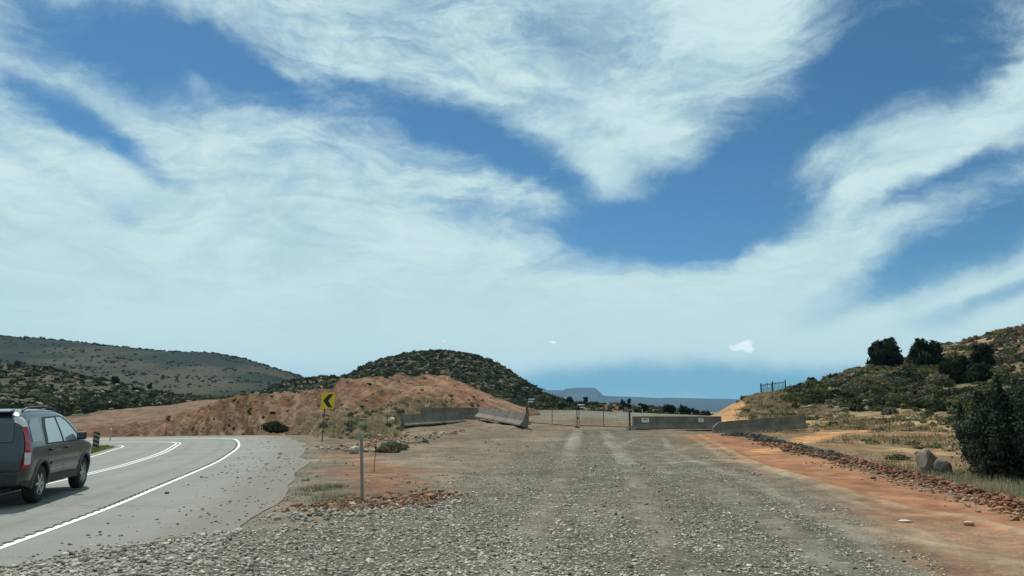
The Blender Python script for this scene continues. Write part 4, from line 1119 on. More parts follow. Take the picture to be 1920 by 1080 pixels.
x = rg.uniform(8, 44, 16000); y = rg.uniform(14, 60, 16000)
nn = fbm(x * .3, y * .3, 4, 8); keep = (sdpoly(Z_dry, x, y) < -.05) & (rg.random(len(x)) < np.clip(.22 + nn * 2.6, .01, 1)) & (dline(LINES[12][0], x, y) > 1.0) & (dline(LINES[14][0], x, y) > .8)
x, y = x[keep], y[keep]; z = zg(x, y)
far = np.hypot(x, y)
addb(blades(x, y, z, .07 + .20 * rg.random(len(x)) ** 2, 9, (.25, .195, .11), .12, .010 * (far / 20), rg))
x, y = fan_pts(900, 17, 24, 20, 34, rg); keep = sdpoly(Z_dry, x, y) < .1; x, y = x[keep], y[keep]
addb(blades(x, y, zg(x, y), .20 + 0 * x, 10, (.25, .24, .15), .12, .010, rg))
p = L_right.sample(9000, 1.0, 2.6, 1380, 2200, rg); p = p[fbm(p[:, 0] * .22, p[:, 1] * .22, 4, 15) + rg.normal(0, .15, len(p)) > .02]; addb(blades(p[:, 0], p[:, 1], p[:, 2], .10 + .26 * rg.random(len(p)) ** 2, 8, (.29, .225, .135), .22, .03, rg))
p = L_right.sample(2500, 2.2, 4.0, 1400, 1560, rg); addb(blades(p[:, 0], p[:, 1], p[:, 2], .22 + .15 * rg.random(len(p)), 7, (.30, .235, .14), .2, .035, rg))
p = L_bank.sample(2200, 1.1, 2.6, 560, 860, rg); addb(blades(p[:, 0], p[:, 1], p[:, 2], .18 + .1 * rg.random(len(p)), 6, (.24, .22, .13), .15, .02, rg))
o = nobj('dry_grass', np.concatenate(Vg), np.concatenate(Fg), M_grass, col=np.concatenate(Cg)); tag(o, 'straw-coloured dry grass over the right-hand slope and verge', 'grass', kind='stuff')
Vg = []; Fg = []; Cg = []; ng = 0
wx_ = rg.uniform(-9, -2, 5000); wy_ = rg.uniform(12, 20, 5000); zz = wpoly([(540, 945), (560, 920), (640, 912), (690, 950), (660, 968), (560, 968)])
keep = (sdpoly(zz, wx_, wy_) < 0) & (fbm(wx_, wy_, 3, 2) > -.1); addb(blades(wx_[keep], wy_[keep], zg(wx_[keep], wy_[keep]), .07 + 0 * wx_[keep], 8, (.17, .18, .09), .06, .008, rg))
o = nobj('weeds', np.concatenate(Vg), np.concatenate(Fg), M_grass, col=np.concatenate(Cg)); tag(o, 'low green-grey weeds on the red dirt beside the shoulder', 'weeds', kind='stuff')
x = rg.uniform(-40, -17, 12000); y = rg.uniform(28, 56, 12000); off = road_sd(x, y)[1]; keep = (off > 6.5) & (off < 16) & (sdpoly(Z_isl, x, y) < .6)
if keep.sum() > 5:
    v, f, c = blades(x[keep], y[keep], zg(x[keep], y[keep]), .12 + 0 * x[keep], 8, (.16, .17, .06), .15, .02, rg)
    o = nobj('verge_grass', v, f, M_grass, col=c); tag(o, 'yellow-green grass on the inside of the road bend', 'grass', kind='stuff')


# ------------------------------------------------------------------ concrete barriers
def barrier(pL, pR, tiltx=0.0, label='', L=6.1, notices=(), holes=(), chip=False, foot=True, pitch=None):
    """pL, pR: world base points of the left and right ends"""
    pL = Vector(pL); pR = Vector(pR); d = pR - pL; L = d.length
    prof = [(-.30, 0), (-.30, .076), (-.13, .33), (-.078, .81), (.078, .81), (.13, .33), (.30, .08), (.30, 0)]
    bm = bmesh.new(); nseg = 12; rings = []
    rg_ = random.Random(int(pL.x * 100))
    for i_ in range(nseg + 1):
        x_ = L * i_ / nseg; rings.append([bm.verts.new((x_ + (0 if 0 < i_ < nseg else 0), a, b)) for a, b in prof])
    for i_ in range(nseg):
        for k in range(len(prof)):
            k2 = (k + 1) % len(prof); bm.faces.new((rings[i_][k], rings[i_][k2], rings[i_ + 1][k2], rings[i_ + 1][k]))
    bm.faces.new(rings[0]); bm.faces.new(rings[-1][::-1])
    if chip:                                               # broken rounded upper corner at the left end
        for v_ in rings[0]:
            if v_.co.z > .5: v_.co.z -= .30
            v_.co.x += .02
        for v_ in rings[1]:
            if v_.co.z > .7: v_.co.z -= .03; v_.co.x -= .12
    ang = math.atan2(d.y, d.x); pit = -math.asin(d.z / L)
    root = empty('concrete_barrier', pL + Vector((0, 0, -.10 if tiltx else .02)), rot=(tiltx, pit, ang))
    bobj('barrier_body', bm, M_conc, root, bevel=.012)
    for (hx, hzz) in holes:
        bm = bmesh.new(); yy = -.13 + (.13 - .078) * (hzz - .33) / .48
        bmesh.ops.create_cone(bm, cap_ends=True, segments=12, radius1=.045, radius2=.045, depth=.03, matrix=Matrix.Translation((hx * L, yy - .001, hzz)) @ Matrix.Rotation(math.pi / 2, 4, 'X'))
        bobj('lifting_hole', bm, M_black, root)
    for (hx, w, hh, style) in notices:
        z0 = .70 - hh / 2; 
        def yat(z): return -.13 + (.13 - .078) * (z - .33) / .48 - .012
        bm = bmesh.new(); yc = yat(z0)
        rot = Matrix.Rotation(math.atan2(.052, .48) * -1, 3, 'X')
        bx(bm, (hx * L, yc, z0), (w, .012, hh), rot); nt_ = bobj('notice', bm, M_white, root)
        bm = bmesh.new()
        def onp(u, v_, ww, h2):
            p_ = Vector((hx * L, yc, z0)) + rot @ Vector((u, -.009, v_)); bx(bm, p_, (ww, .004, h2), rot)
        if style == 0:
            onp(0, hh * .22, w * .62, hh * .26)
            for kk in range(2): onp(0, -hh * .1 - kk * hh * .18, w * .7, hh * .05)
        else:
            for kk, (a, b_) in enumerate(((-.25, .2), (.05, .3), (.3, .12))): onp(a * w, hh * .26, b_ * w, hh * .16)
            for kk in range(3): onp((-.06 + .05 * kk) * w, hh * .02 - kk * hh * .17, w * (.6 - .1 * kk), hh * .07)
        bobj('notice_print', bm, M_black, nt_)
    tag(root, label, 'barrier', 'concrete road barriers'); return root


bwc = lambda px, py, Y: at(px, py, Y)
barrier(at(1187, 805.5, 48.5), at(1352, 804.5, 50.0), label='long dark concrete barrier with two white notices, right of the gate', notices=((.13, .50, .26, 0), (.76, .36, .26, 1)))
barrier(at(1338, 818, 46.0), at(1511, 803.5, 46.5), label='concrete barrier with a broken rounded left end, farthest right', holes=((.72, .5),), chip=True)
barrier(at(756, 798.5, 47.8), at(871, 791, 51.2), tiltx=-.34, label='tilted concrete barrier in front of another, lowest on the left', holes=((.17, .45), (.60, .52), (.95, .68), (.20, .22)))
barrier(at(790, 787, 53.5), at(897, 786.5, 53.5), label='concrete barrier lying behind the tilted one at the left')
barrier(at(897, 781, 52.0), at(982, 797, 45.6), tiltx=-.22, label='sloping concrete barrier ending at the left gate post')

# ------------------------------------------------------------------ gate
Yg = 48.0
g0 = at(988, 795, Yg); gm = at(1083, 800.5, Yg); g1 = at(1181, 802.5, Yg)
for (p, pt, lab) in ((g0, 757, 'tall dark gate post at the end of the sloping barrier'), (g1, 770, 'short dark gate post beside the barrier with notices')):
    top = at(960, pt, Yg).z; root = empty('gate_post', p)
    bm = bmesh.new(); tube(bm, (0, 0, -.3), (0, 0, top - p.z), .065, seg=14); bobj('post', bm, M_steel, root, smooth=False)
    bm = bmesh.new(); bmesh.ops.create_uvsphere(bm, u_segments=10, v_segments=6, radius=.075, matrix=Matrix.Translation((0, 0, top - p.z))); bobj('cap', bm, M_steel, root)
    bm = bmesh.new(); bmesh.ops.create_cone(bm, cap_ends=True, segments=14, radius1=.26, radius2=.20, depth=.14, matrix=Matrix.Translation((0, 0, .02))); bobj('footing', bm, M_conc, root)
    tag(root, lab, 'gate post', 'gate posts')


def leaf_gate(a, b, label):
    zt = at(960, 768.5, Yg).z; root = empty('gate', a); d = Vector((b.x - a.x, 0, 0)); L = d.x; dz0 = 0.10; dz1 = b.z - a.z + 0.05
    T = zt - a.z
    bm = bmesh.new()
    tube(bm, (0.10, 0, dz0), (L - .03, 0, dz1), .025); tube(bm, (0.10, 0, T), (L - .03, 0, T), .019)
    tube(bm, (0.10, 0, dz0), (.10, 0, T), .025); tube(bm, (L - .03, 0, dz1), (L - .03, 0, T), .03)
    bobj('frame', bm, M_steel, root)
    bm = bmesh.new(); tube(bm, (L / 2, 0, (dz0 + dz1) / 2), (L / 2, 0, T), .022); bobj('upright', bm, M_steel, root)
    bm = bmesh.new()                                         # wire mesh infill
    k = .10
    while k < L - .05:
        zb = dz0 + (dz1 - dz0) * k / L; tube(bm, (k, .004, zb), (k, .004, T), .0026, seg=3); k += .10
    for q_ in range(1, 8):
        tube(bm, (.10, -.004, dz0 + (T - dz0) * q_ / 8), (L - .03, -.004, dz1 + (T - dz1) * q_ / 8), .0026, seg=3)
    bobj('wire_mesh', bm, M_steel, root)
    tag(root, label, 'gate', 'swing gate leaves'); return root


leaf_gate(g0, gm, 'left leaf of the low pipe and wire gate, its near end on the tall post')
gr = leaf_gate(gm, g1, 'right leaf of the low pipe and wire gate, in front of the grey lot')
bm = bmesh.new(); bx(bm, (0, -.05, .55), (.10, .05, .16)); tube(bm, (-.02, -.03, .02), (-.02, -.03, .5), .018); bx(bm, (0, -.02, -.02), (.28, .2, .10)); bobj('latch', bm, M_steel, gr, bevel=.01)


# ------------------------------------------------------------------ chevron signs and posts
M_ochre = plain('sign_ochre', (0.34, 0.22, 0.03), 0.5, var=0.1)


def chevron(pt_base, h_total, w, hgt, yaw, label, lean=0.0, pm=None):
    root = empty('chevron_sign', pt_base, rot=(0, lean, yaw))
    bm = bmesh.new(); bx(bm, (0, 0.03, (h_total - .1) / 2 - .15), (.05, .022, h_total + .2)); bx(bm, (-.0, .05, (h_total - .1) / 2 - .15), (.022, .03, h_total + .2))
    bobj('post', bm, M_steel, root)
    zc = h_total - hgt / 2
    bm = bmesh.new(); bx(bm, (w * .18, 0, zc), (w, .006, hgt)); pn = bobj('panel', bm, pm or M_yellow, root)
    es = None
    a = w * .36; t = w * .34
    pts = [(-a + w * .04, 0), (w * .10, hgt * .41), (w * .10 + t, hgt * .41), (-a + t + w * .10, 0), (w * .10 + t, -hgt * .41), (w * .10, -hgt * .41)]
    bm = bmesh.new(); top = [bm.verts.new((x_ + w * .14, -.0075, zc + z_)) for x_, z_ in pts]; bot = [bm.verts.new((x_ + w * .14, -.0035, zc + z_)) for x_, z_ in pts]
    bm.faces.new((top[0], top[1], top[2], top[3])); bm.faces.new((top[0], top[3], top[4], top[5]))
    for k in range(6): bm.faces.new((top[k], bot[k], bot[(k + 1) % 6], top[(k + 1) % 6]))
    bobj('arrow', bm, M_black, pn)
    bm = bmesh.new()
    for dz_ in (-.2, .2): bmesh.ops.create_cone(bm, cap_ends=True, segments=8, radius1=.012, radius2=.012, depth=.012, matrix=Matrix.Translation((0, -.008, zc + dz_ * hgt * 2.1)) @ Matrix.Rotation(math.pi / 2, 4, 'X'))
    bobj('bolts', bm, M_galv, pn)
    tag(root, label, 'road sign', 'chevron curve signs'); return root


b = at(603, 836, 36); chevron(b, 2.50, .62, .77, .12, 'nearest and largest yellow chevron sign, standing at the foot of the cut bank', lean=math.radians(2.5))
b = at(462, 815, 70); chevron(b, 2.50, .62, .77, .45, 'middle yellow chevron sign before the pale bank', lean=math.radians(1), pm=M_ochre)
b = at(310, 817, 93); chevron(b, 2.45, .62, .77, .6, 'farthest and smallest yellow chevron sign past the road bend', lean=math.radians(2), pm=M_ochre)
# object marker with diagonal stripes
b = at(179, 841, 40); root = empty('object_marker', (b.x, b.y, b.z), rz=.35)
bm = bmesh.new(); bx(bm, (0, .02, .3), (.05, .03, .9)); bobj('post', bm, M_steel, root)
bm = bmesh.new(); bx(bm, (0, 0, .45), (.31, .006, .86)); pn = bobj('panel', bm, plain('marker_buff', (.26, .20, .145), .5), root)
bm = bmesh.new()
for k in range(4):
    zc = .12 + k * .22; hw = .153
    q4 = [(-hw, zc + .15), (-hw, zc + .04), (hw, zc - .10), (hw, zc + .01)]
    q4 = [(a, min(max(c, .03), .875)) for a, c in q4]
    bm.faces.new([bm.verts.new((a, -.0045, c)) for a, c in q4])
bobj('stripes', bm, M_black, pn)
tag(root, 'small buff marker panel with black diagonal stripes ahead of the car', 'marker')


def post(name, b, h, r, mat, label, cat='post', cap=None, capc=None, rot=None, flat=False, group=None):
    root = empty(name, b, rot=rot or (0, 0, 0)); bm = bmesh.new()
    if flat: bx(bm, (0, 0, h / 2 - .1), (r * 2, r * .55, h + .2))
    else: tube(bm, (0, 0, -.2), (0, 0, h), r, seg=10)
    bobj('post', bm, mat, root, bevel=r * .2 if flat else 0)
    if cap:
        bm = bmesh.new(); tube(bm, (0, 0, h - cap), (0, 0, h + .012), r * 1.25, seg=10); bobj('top_band', bm, capc, root)
    tag(root, label, cat, group); return root


b = at(207, 821, 60); post('delineator', b, .75, .05, plain('faded_pink', (.42, .27, .20), .6), 'slim faded pinkish delineator beside the inside of the bend', 'delineator', .12, M_white)
h = hit(679, 948); post('delineator', (h[0], h[1], zg1(*h)), 1.13, .028, M_grey, 'wide grey flexible delineator post in the red dirt', 'delineator', rot=(0, -.045, 0), flat=True)
h = hit(701, 890); root = post('survey_stake', (h[0], h[1], zg1(*h)), 1.12, .009, M_steel, 'thin dark steel stake with an orange tip behind the grey delineator', 'stake', .30, M_orange, rot=(0, .05, 0))
bm = bmesh.new(); bx(bm, (0, 0, .62), (.045, .03, .06)); bobj('clip', bm, M_black, root)
h = hit(1814, 906); post('wood_stake', (h[0], h[1], zg1(*h)), .46, .018, plain('pale_wood', (.42, .33, .20), .8), 'short pale wooden stake between the boulders and the large juniper', 'stake', flat=True)
gp = 'pale roadside marker posts beyond the lot'
for (px, py, hp, Y, lab) in ((1172, 769, 7, 118, 'pale marker post directly above the right gate post, left of a pair'), (1176, 769, 6, 118, 'pale marker post directly above the right gate post, right of a pair'), (1204.5, 773, 7, 105, 'pale marker post above the first notice on the barrier'),
                             (1273, 779, 7, 95, 'pale marker post above the middle of the long barrier'), (1297.5, 780, 7, 92, 'pale marker post above the second notice on the barrier')):
    b = at(px, py + 1, Y); post('marker_post', b, hp * Y / F, .05, plain('weathered_pale_post', (.42, .38, .30), .7), lab, 'post', group=gp)

# ------------------------------------------------------------------ picket fence on the knoll
fa = yfor(1427, 734); fb = yfor(1474, 731)
fa = Vector(fa); fb = Vector(fb); Yf = (fa.y + fb.y) / 2 - 1
fa = at(1427, 734.5, Yf); fb = at(1473, 729, Yf); root = empty('picket_fence', fa)
d = fb - fa; m_ = Yf / F
for (t, h0, h1, w) in ((0, -6, 15.5, .12), (.48, -6, 16.5, .14), (1.0, -6, 16.5, .12)):
    q_ = d * t; bm = bmesh.new(); bx(bm, q_ + Vector((0, 0, (h0 + h1) / 2 * m_)), (w, w, (h1 - h0) * m_)); bobj('post', bm, M_darkwood, root, bevel=.01)
bm = bmesh.new(); a = d * 0 + Vector((0, .04, 11.5 * m_)); b = d + Vector((0, .04, 12.5 * m_)); tube(bm, a, b, .045, seg=5); bobj('rail', bm, M_darkwood, root)
bm = bmesh.new(); tube(bm, d * 0 + Vector((0, .04, 4.0 * m_)), d + Vector((0, .04, 4.5 * m_)), .02, seg=5); bobj('rail', bm, M_darkwood, root)
rf = random.Random(4)
for k in range(17):
    t = (k + .8) / 18; hh = rf.choice([12, 13, 14, 15, 12.5]) if k != 5 else 7.5
    q_ = d * t; bm = bmesh.new(); wv_ = .055 if t < .5 else .04
    bx(bm, q_ + Vector((0, -.02, (hh - 6) / 2 * m_)), (wv_, .03, (hh + 6) * m_)); bobj('picket', bm, M_darkwood, root)
tag(root, 'small dark wooden picket fence standing on top of the grassy knoll', 'fence')


# ------------------------------------------------------------------ far white vehicles
def far_truck(b, L_, label, yaw):
    root = empty('parked_truck', b, rz=yaw)
    bm = bmesh.new(); bx(bm, (0, 0, .75), (L_, 1.9, .55)); bx(bm, (-L_ * .05, 0, 1.70), (L_ * .62, 1.7, .30)); bobj('body', bm, M_white, root, bevel=.08)
    bm = bmesh.new(); bx(bm, (-L_ * .05, 0, 1.28), (L_ * .60, 1.66, .55)); bobj('windows', bm, M_glass, root)
    for sx_ in (-1, 1):
        for sy_ in (-1, 1):
            bm = bmesh.new(); lathe(bm, [(.0, -.12), (.30, -.12), (.38, -.08), (.38, .08), (.30, .12), (0, .12)], 16); o = bobj('wheel', bm, M_rubber, root); o.location = (sx_ * L_ * .31, sy_ * .85, .38)
    tag(root, label, 'truck', 'white trucks parked beyond the lot')


b = at(1090, 770.5, 212); far_truck((b.x, b.y, b.z), 4.4, 'white truck parked at the end of the lot above the gate centre', math.radians(80))
b = at(997, 758, 262); far_truck((b.x, b.y, b.z), 4.4, 'white truck half hidden in brush above the left gate post', math.radians(80))


# ------------------------------------------------------------------ the car
def car():
    rw = at(84, 930, 14.2); fw = at(160, 915, 16.7)
    rw = Vector((rw.x, 14.2)); fw = Vector((fw.x, 16.75)); d = (fw - rw).normalized(); yaw = math.atan2(d.y, d.x)
    zr = lambda x_, y_: float((lambda bi, of: RZ[bi[0]] - BANK[bi[0]] * of[0])(*road_sd(np.array([x_]), np.array([y_]))))
    LN, XR, XF = 4.42, .86, 3.48
    perp = Vector((-d.y, d.x))                                # to the left
    org = rw - d * XR + perp * .95                            # centreline at the rear face
    root = empty('suv', (org.x, org.y, zr(org.x, org.y)), rot=(-.035, 0, yaw))
    top = [(0, 1.02), (.05, 1.12), (.16, 1.42), (.26, 1.58), (.42, 1.655), (.9, 1.69), (1.6, 1.70), (2.2, 1.675), (2.55, 1.61), (2.8, 1.50), (3.1, 1.30), (3.32, 1.13), (3.5, 1.075), (3.9, 1.02), (4.2, .94), (4.36, .84), (4.42, .72)]
    tx = [a for a, _ in top]; tz = [b_ for _, b_ in top]
    T = lambda x_: float(np.interp(x_, tx, tz))
    Bz = lambda x_: .30 + .10 * max(0, (.4 - x_) / .4) + .06 * max(0, (x_ - 4.0) / .42)
    Wp = lambda x_: .885 - .10 * max(0, (.35 - x_) / .35) ** 2.2 - .20 * max(0, (x_ - 3.7) / .72) ** 2.2

    def Wz(x_, z_):
        w = Wp(x_)
        if z_ > 1.02: w -= .235 * ((z_ - 1.02) / .66) ** 1.25
        if z_ < .55: w -= .05 * ((.55 - z_) / .25) ** 1.5
        w += .012 * math.exp(-((z_ - .80) / .16) ** 2)
        t_ = T(x_); rr = .10
        if z_ > t_ - rr: w -= .13 * (1 - math.sqrt(max(0, 1 - ((z_ - (t_ - rr)) / rr) ** 2)))
        return w
    bm = bmesh.new(); xs = list(np.linspace(0, 4.42, 90)); rings = []; NS = 30
    for x_ in xs:
        b0 = Bz(x_); t0 = T(x_); ring = []
        zs = [b0 + (t0 - b0) * (1 - (1 - k / NS) ** 1.35) for k in range(NS + 1)]
        half = [(Wz(x_, z_), z_) for z_ in zs]; half.insert(0, (half[0][0] - .08, b0)); wtop = half[-1][0]
        crown = [(wtop * q_, t0 + .028 * (1 - q_ * q_)) for q_ in (.75, .4)]
        right = half + crown; cen = [(0, t0 + .028)]
        ring = [(-a, c_) for a, c_ in right] + cen + [(a, c_) for a, c_ in reversed(right)]
        rings.append([bm.verts.new((x_, a, c_)) for a, c_ in ring])   # y negative = right side first
    for i_ in range(len(xs) - 1):
        K = len(rings[0])
        for k in range(K): bm.faces.new((rings[i_][k], rings[i_][(k + 1) % K], rings[i_ + 1][(k + 1) % K], rings[i_ + 1][k]))
    bm.faces.new(rings[0][::-1]); bm.faces.new(rings[-1])
    body = bobj('body', bm, M_paint, root, smooth=True)
    # wheel arches
    cut = bmesh.new()
    for wx in (XR, XF): bmesh.ops.create_cone(cut, cap_ends=True, segments=36, radius1=.39, radius2=.39, depth=.62, matrix=Matrix.Translation((wx, -.80, .345)) @ Matrix.Rotation(math.pi / 2, 4, 'X')); bmesh.ops.create_cone(cut, cap_ends=True, segments=36, radius1=.39, radius2=.39, depth=.62, matrix=Matrix.Translation((wx, .80, .345)) @ Matrix.Rotation(math.pi / 2, 4, 'X'))
    co = bobj('cutter', cut, M_trim, root); md = body.modifiers.new('b', 'BOOLEAN'); md.operation = 'DIFFERENCE'; md.object = co; md.solver = 'EXACT'
    bpy.context.view_layer.update(); ev = body.evaluated_get(bpy.context.evaluated_depsgraph_get()); nm = bpy.data.meshes.new_from_object(ev)
    nm.materials.clear(); nm.materials.append(M_paint); nm.materials.append(M_trim)
    for p_ in nm.polygons:
        c_ = p_.center
        if abs(p_.normal.y) < .9 and c_.z < .74 and (abs(math.hypot(c_.x - XR, c_.z - .345) - .39) < .012 or abs(math.hypot(c_.x - XF, c_.z - .345) - .39) < .012) or (abs(c_.y) < .6 and c_.z < .75 and .3 < c_.x < 4.1): p_.material_index = 1; p_.use_smooth = False
        if c_.z < .46: p_.material_index = 1
    body.modifiers.clear(); old = body.data; body.data = nm; nm.name = 'body'; bpy.data.objects.remove(co, do_unlink=True)
    try: nm.set_sharp_from_angle(angle=math.radians(38))
    except Exception: pass

    def patch(name, poly, mat, side=-1, off=.006, parent=root, n=14, inset=0, thick=True):
        """polygon in (x,z) laid on the body side, subdivided so that it follows the curve"""
        bm_ = bmesh.new(); P2 = [Vector((a, 0, c_)) for a, c_ in poly]; fc = bm_.faces.new([bm_.verts.new(p_) for p_ in P2])
        zmin = min(p_.z for p_ in P2); zmax = max(p_.z for p_ in P2); xmin = min(p_.x for p_ in P2); xmax = max(p_.x for p_ in P2)
        for k in range(1, 8): bmesh.ops.bisect_plane(bm_, geom=bm_.verts[:] + bm_.edges[:] + bm_.faces[:], plane_co=(0, 0, zmin + (zmax - zmin) * k / 8), plane_no=(0, 0, 1))
        for k in range(1, 8): bmesh.ops.bisect_plane(bm_, geom=bm_.verts[:] + bm_.edges[:] + bm_.faces[:], plane_co=(xmin + (xmax - xmin) * k / 8, 0, 0), plane_no=(1, 0, 0))
        for v_ in bm_.verts: v_.co.y = side * (Wz(v_.co.x, v_.co.z) + off)
        return bobj(name, bm_, mat, parent, smooth=True)

    for sd_ in (-1, 1):
        trimpoly = [(.98, 1.045), (1.06, 1.36), (1.22, 1.545), (2.22, 1.57), (2.52, 1.50), (3.15, 1.10), (3.10, 1.03), (1.0, 1.03)]
        tr = patch('window_surround', trimpoly, M_trim, sd_, .004)
        patch('window', [(1.10, 1.06), (1.20, 1.36), (1.33, 1.51), (1.86, 1.53), (1.92, 1.06)], M_glassl if sd_ < 0 else M_glass, sd_, .009)
        patch('window', [(2.02, 1.06), (1.96, 1.535), (2.22, 1.54), (2.48, 1.46), (2.98, 1.13), (2.99, 1.06)], M_glassl if sd_ < 0 else M_glass, sd_, .009)
        patch('window', [(.34, 1.10), (.40, 1.40), (.56, 1.52), (.99, 1.54), (.93, 1.38), (.86, 1.10)], M_glass, sd_, .006)
        # lamps on the pillar
        patch('tail_lamp', [(.045, .86), (.075, .86 + .10), (.16, 1.42), (.30, 1.42), (.24, 1.05), (.26, .86), (.20, .66), (.03, .66)], M_red, sd_, .012)
        patch('reversing_lamp', [(.06, .72), (.06, .93), (.215, .93), (.20, .72)], M_clear, sd_, .018)
        patch('indicator', [(.165, 1.38), (.20, 1.54), (.28, 1.56), (.31, 1.38)], M_clear, sd_, .018)
        patch('side_moulding', [(1.30, .64), (1.30, .70), (3.02, .70), (3.02, .64)], plain('moulding_grey', (.11, .12, .12), .4), sd_, .020)
        patch('sill', [(1.30, .30), (1.28, .44), (3.06, .44), (3.02, .30)], M_trim, sd_, .012)
        for nm_, pl in (('door_seam', [(1.13, 1.04), (1.13, .75), (1.30, .45), (1.312, .45), (1.142, .75), (1.142, 1.04)]), ('door_seam', [(1.99, 1.03), (2.02, .45), (2.032, .45), (2.002, 1.03)]), ('door_seam', [(3.06, 1.03), (3.04, .45), (3.052, .45), (3.072, 1.03)])):
            patch(nm_, pl, M_black, sd_, .002)
        for hx in (1.22, 2.16):
            bm_ = bmesh.new(); y_ = sd_ * (Wz(hx, .93) + .022); bx(bm_, (hx + .09, y_, .93), (.19, .03, .038)); bobj('door_handle', bm_, M_trim, root, bevel=.010)
        bm_ = bmesh.new(); y_ = sd_ * (Wz(2.9, 1.10) + .11); bx(bm_, (2.84, y_, 1.135), (.11, .18, .16)); mr = bobj('mirror', bm_, M_trim, root, bevel=.035)
        bm_ = bmesh.new(); bx(bm_, (2.780, y_, 1.14), (.008, .13, .11)); bobj('mirror_glass', bm_, M_glass, mr)
        bm_ = bmesh.new(); pts = [(.55, 1.665), (.75, 1.72), (1.5, 1.745), (2.1, 1.725), (2.38, 1.665)]
        for a, b_ in zip(pts, pts[1:]): tube(bm_, (a[0], sd_ * .60, a[1]), (b_[0], sd_ * .60, b_[1]), .018, seg=8)
        bobj('roof_rail', bm_, M_trim, root)
        for wx in (XR, XF):                                  # arch lip
            bm_ = bmesh.new(); N_ = 22
            prev = None
            for k in range(N_ + 1):
                a = math.radians(-8 + 196 * k / N_); c_ = []
                for rr, of in ((.388, .0), (.392, .022), (.435, .022), (.445, .0)):
                    X_ = wx + rr * math.cos(a); Z_ = .345 + rr * math.sin(a); c_.append(bm_.verts.new((X_, sd_ * (Wz(X_, max(Z_, .31)) + of), Z_)))
                if prev:
                    for q_ in range(3): bm_.faces.new((prev[q_], prev[q_ + 1], c_[q_ + 1], c_[q_]))
                prev = c_
            bobj('wheel_arch', bm_, plain('arch_grey', (.055, .06, .062), .5), root, smooth=True)
            w = empty('wheel', (wx, sd_ * .765, .335)); w.parent = root
            bm_ = bmesh.new(); lathe(bm_, [(.205, -.10), (.30, -.108), (.328, -.09), (.336, -.05), (.336, .05), (.328, .09), (.30, .108), (.205, .10)], 44); bobj('tyre', bm_, M_rubber, w, smooth=True)
            bm_ = bmesh.new(); o_ = -sd_ * 0 + sd_
            lathe(bm_, [(.212, .100 * o_), (.205, .085 * o_), (.195, .03 * o_)], 40); lathe(bm_, [(.0, .088 * o_), (.045, .086 * o_), (.05, .06 * o_)], 24)
            for k in range(6):
                a = k * math.pi / 3; Rm = Matrix.Rotation(-a, 3, 'Y')
                p1 = Rm @ Vector((.03, .075 * o_, 0)); p2 = Rm @ Vector((.205, .085 * o_, 0)); cc_ = (p1 + p2) / 2; m4 = Matrix.Translation(cc_) @ Rm.to_4x4() @ Matrix.Diagonal((.18, .022, .052, 1)); bmesh.ops.create_cube(bm_, size=1, matrix=m4)
            bobj('rim', bm_, M_alloy, w)
            bm_ = bmesh.new(); bmesh.ops.create_cone(bm_, cap_ends=True, segments=30, radius1=.195, radius2=.195, depth=.03, matrix=Matrix.Translation((0, .035 * o_, 0)) @ Matrix.Rotation(math.pi / 2, 4, 'X')); bobj('brake_disc', bm_, M_trim, w)
    # windscreen, rear window, tailgate
    def cross(name, xa, xb, zshift, mat, ny=10, wf=.86, off=.006):
        bm_ = bmesh.new(); rows_ = []
        for k in range(7):
            x_ = xa + (xb - xa) * k / 6; z_ = T(x_); w_ = (Wz(x_, z_ - .10)) * wf
            rows_.append([bm_.verts.new((x_ + (off if xa > 2 else -off), w_ * (2 * j_ / ny - 1), z_ + .028 * (1 - (2 * j_ / ny - 1) ** 2) + off)) for j_ in range(ny + 1)])
        for a, b_ in zip(rows_, rows_[1:]):
            for j_ in range(ny): bm_.faces.new((a[j_], a[j_ + 1], b_[j_ + 1], b_[j_]))
        return bobj(name, bm_, mat, root, smooth=True)
    cross('windscreen', 2.68, 3.34, 0, M_glass); cross('rear_window', .045, .27, 0, M_glass, wf=.80, off=.010)
    bm_ = bmesh.new(); bx(bm_, (-.05, 0, .50), (.16, 1.62, .24)); bobj('rear_bumper', bm_, M_trim, root, bevel=.04)
    bm_ = bmesh.new(); bx(bm_, (4.40, 0, .50), (.14, 1.40, .28)); bobj('front_bumper', bm_, M_trim, root, bevel=.05)
    bm_ = bmesh.new(); bx(bm_, (.30, 0, 1.665), (.26, 1.06, .035), Matrix.Rotation(-.12, 3, 'Y')); bobj('spoiler', bm_, M_white if False else M_paint, root, bevel=.012)
    sp = empty('spare_wheel', (-.13, .12, .92)); sp.parent = root; sp.rotation_euler = (0, 0, math.pi / 2)
    bm_ = bmesh.new(); lathe(bm_, [(.0, .115), (.25, .11), (.32, .09), (.345, .04), (.345, -.06), (.32, -.10), (0, -.10)], 40); bobj('spare_cover', bm_, M_paint, sp, smooth=True)
    bm_ = bmesh.new(); bx(bm_, (-.01, -.42, .80), (.012, .02, .62)); bx(bm_, (-.008, .0, .645), (.012, 1.35, .014)); bobj('tailgate_seam', bm_, M_black, root)
    for sd_ in (-1, 1):
        bm_ = bmesh.new(); bx(bm_, (4.34, sd_ * .58, .80), (.12, .30, .15)); bobj('headlamp', bm_, M_clear, root, bevel=.03)
    # underbody so that no light shows through
    bm_ = bmesh.new(); bx(bm_, (2.2, 0, .33), (3.6, 1.1, .16)); bobj('underbody', bm_, M_trim, root)
    tag(root, 'dark grey-green SUV driving away in the right lane', 'car'); return root


car()

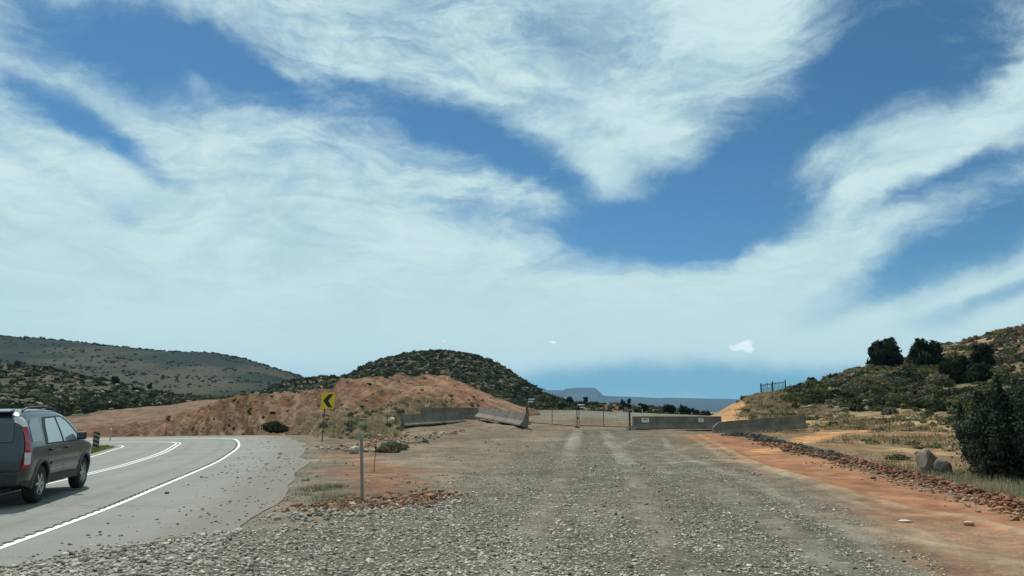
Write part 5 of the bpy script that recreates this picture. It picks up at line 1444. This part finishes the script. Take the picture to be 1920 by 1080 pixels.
# ------------------------------------------------------------------ air
m, N = newmat('haze_air')
pv = N.n('ShaderNodeVolumePrincipled', ins={'Color': (0.25, 0.62, 1.0, 1), 'Density': 0.000045, 'Anisotropy': 0.0})
oo = N.n('ShaderNodeOutputMaterial'); N.nt.links.new(pv.outputs[0], oo.inputs['Volume'])
bm = bmesh.new(); bx(bm, (0, 0, 185), (24000, 24000, 530)); hz_o = bobj('haze', bm, m); tag(hz_o, kind='stuff', label='thin blue haze filling the air over the valley', cat='haze')
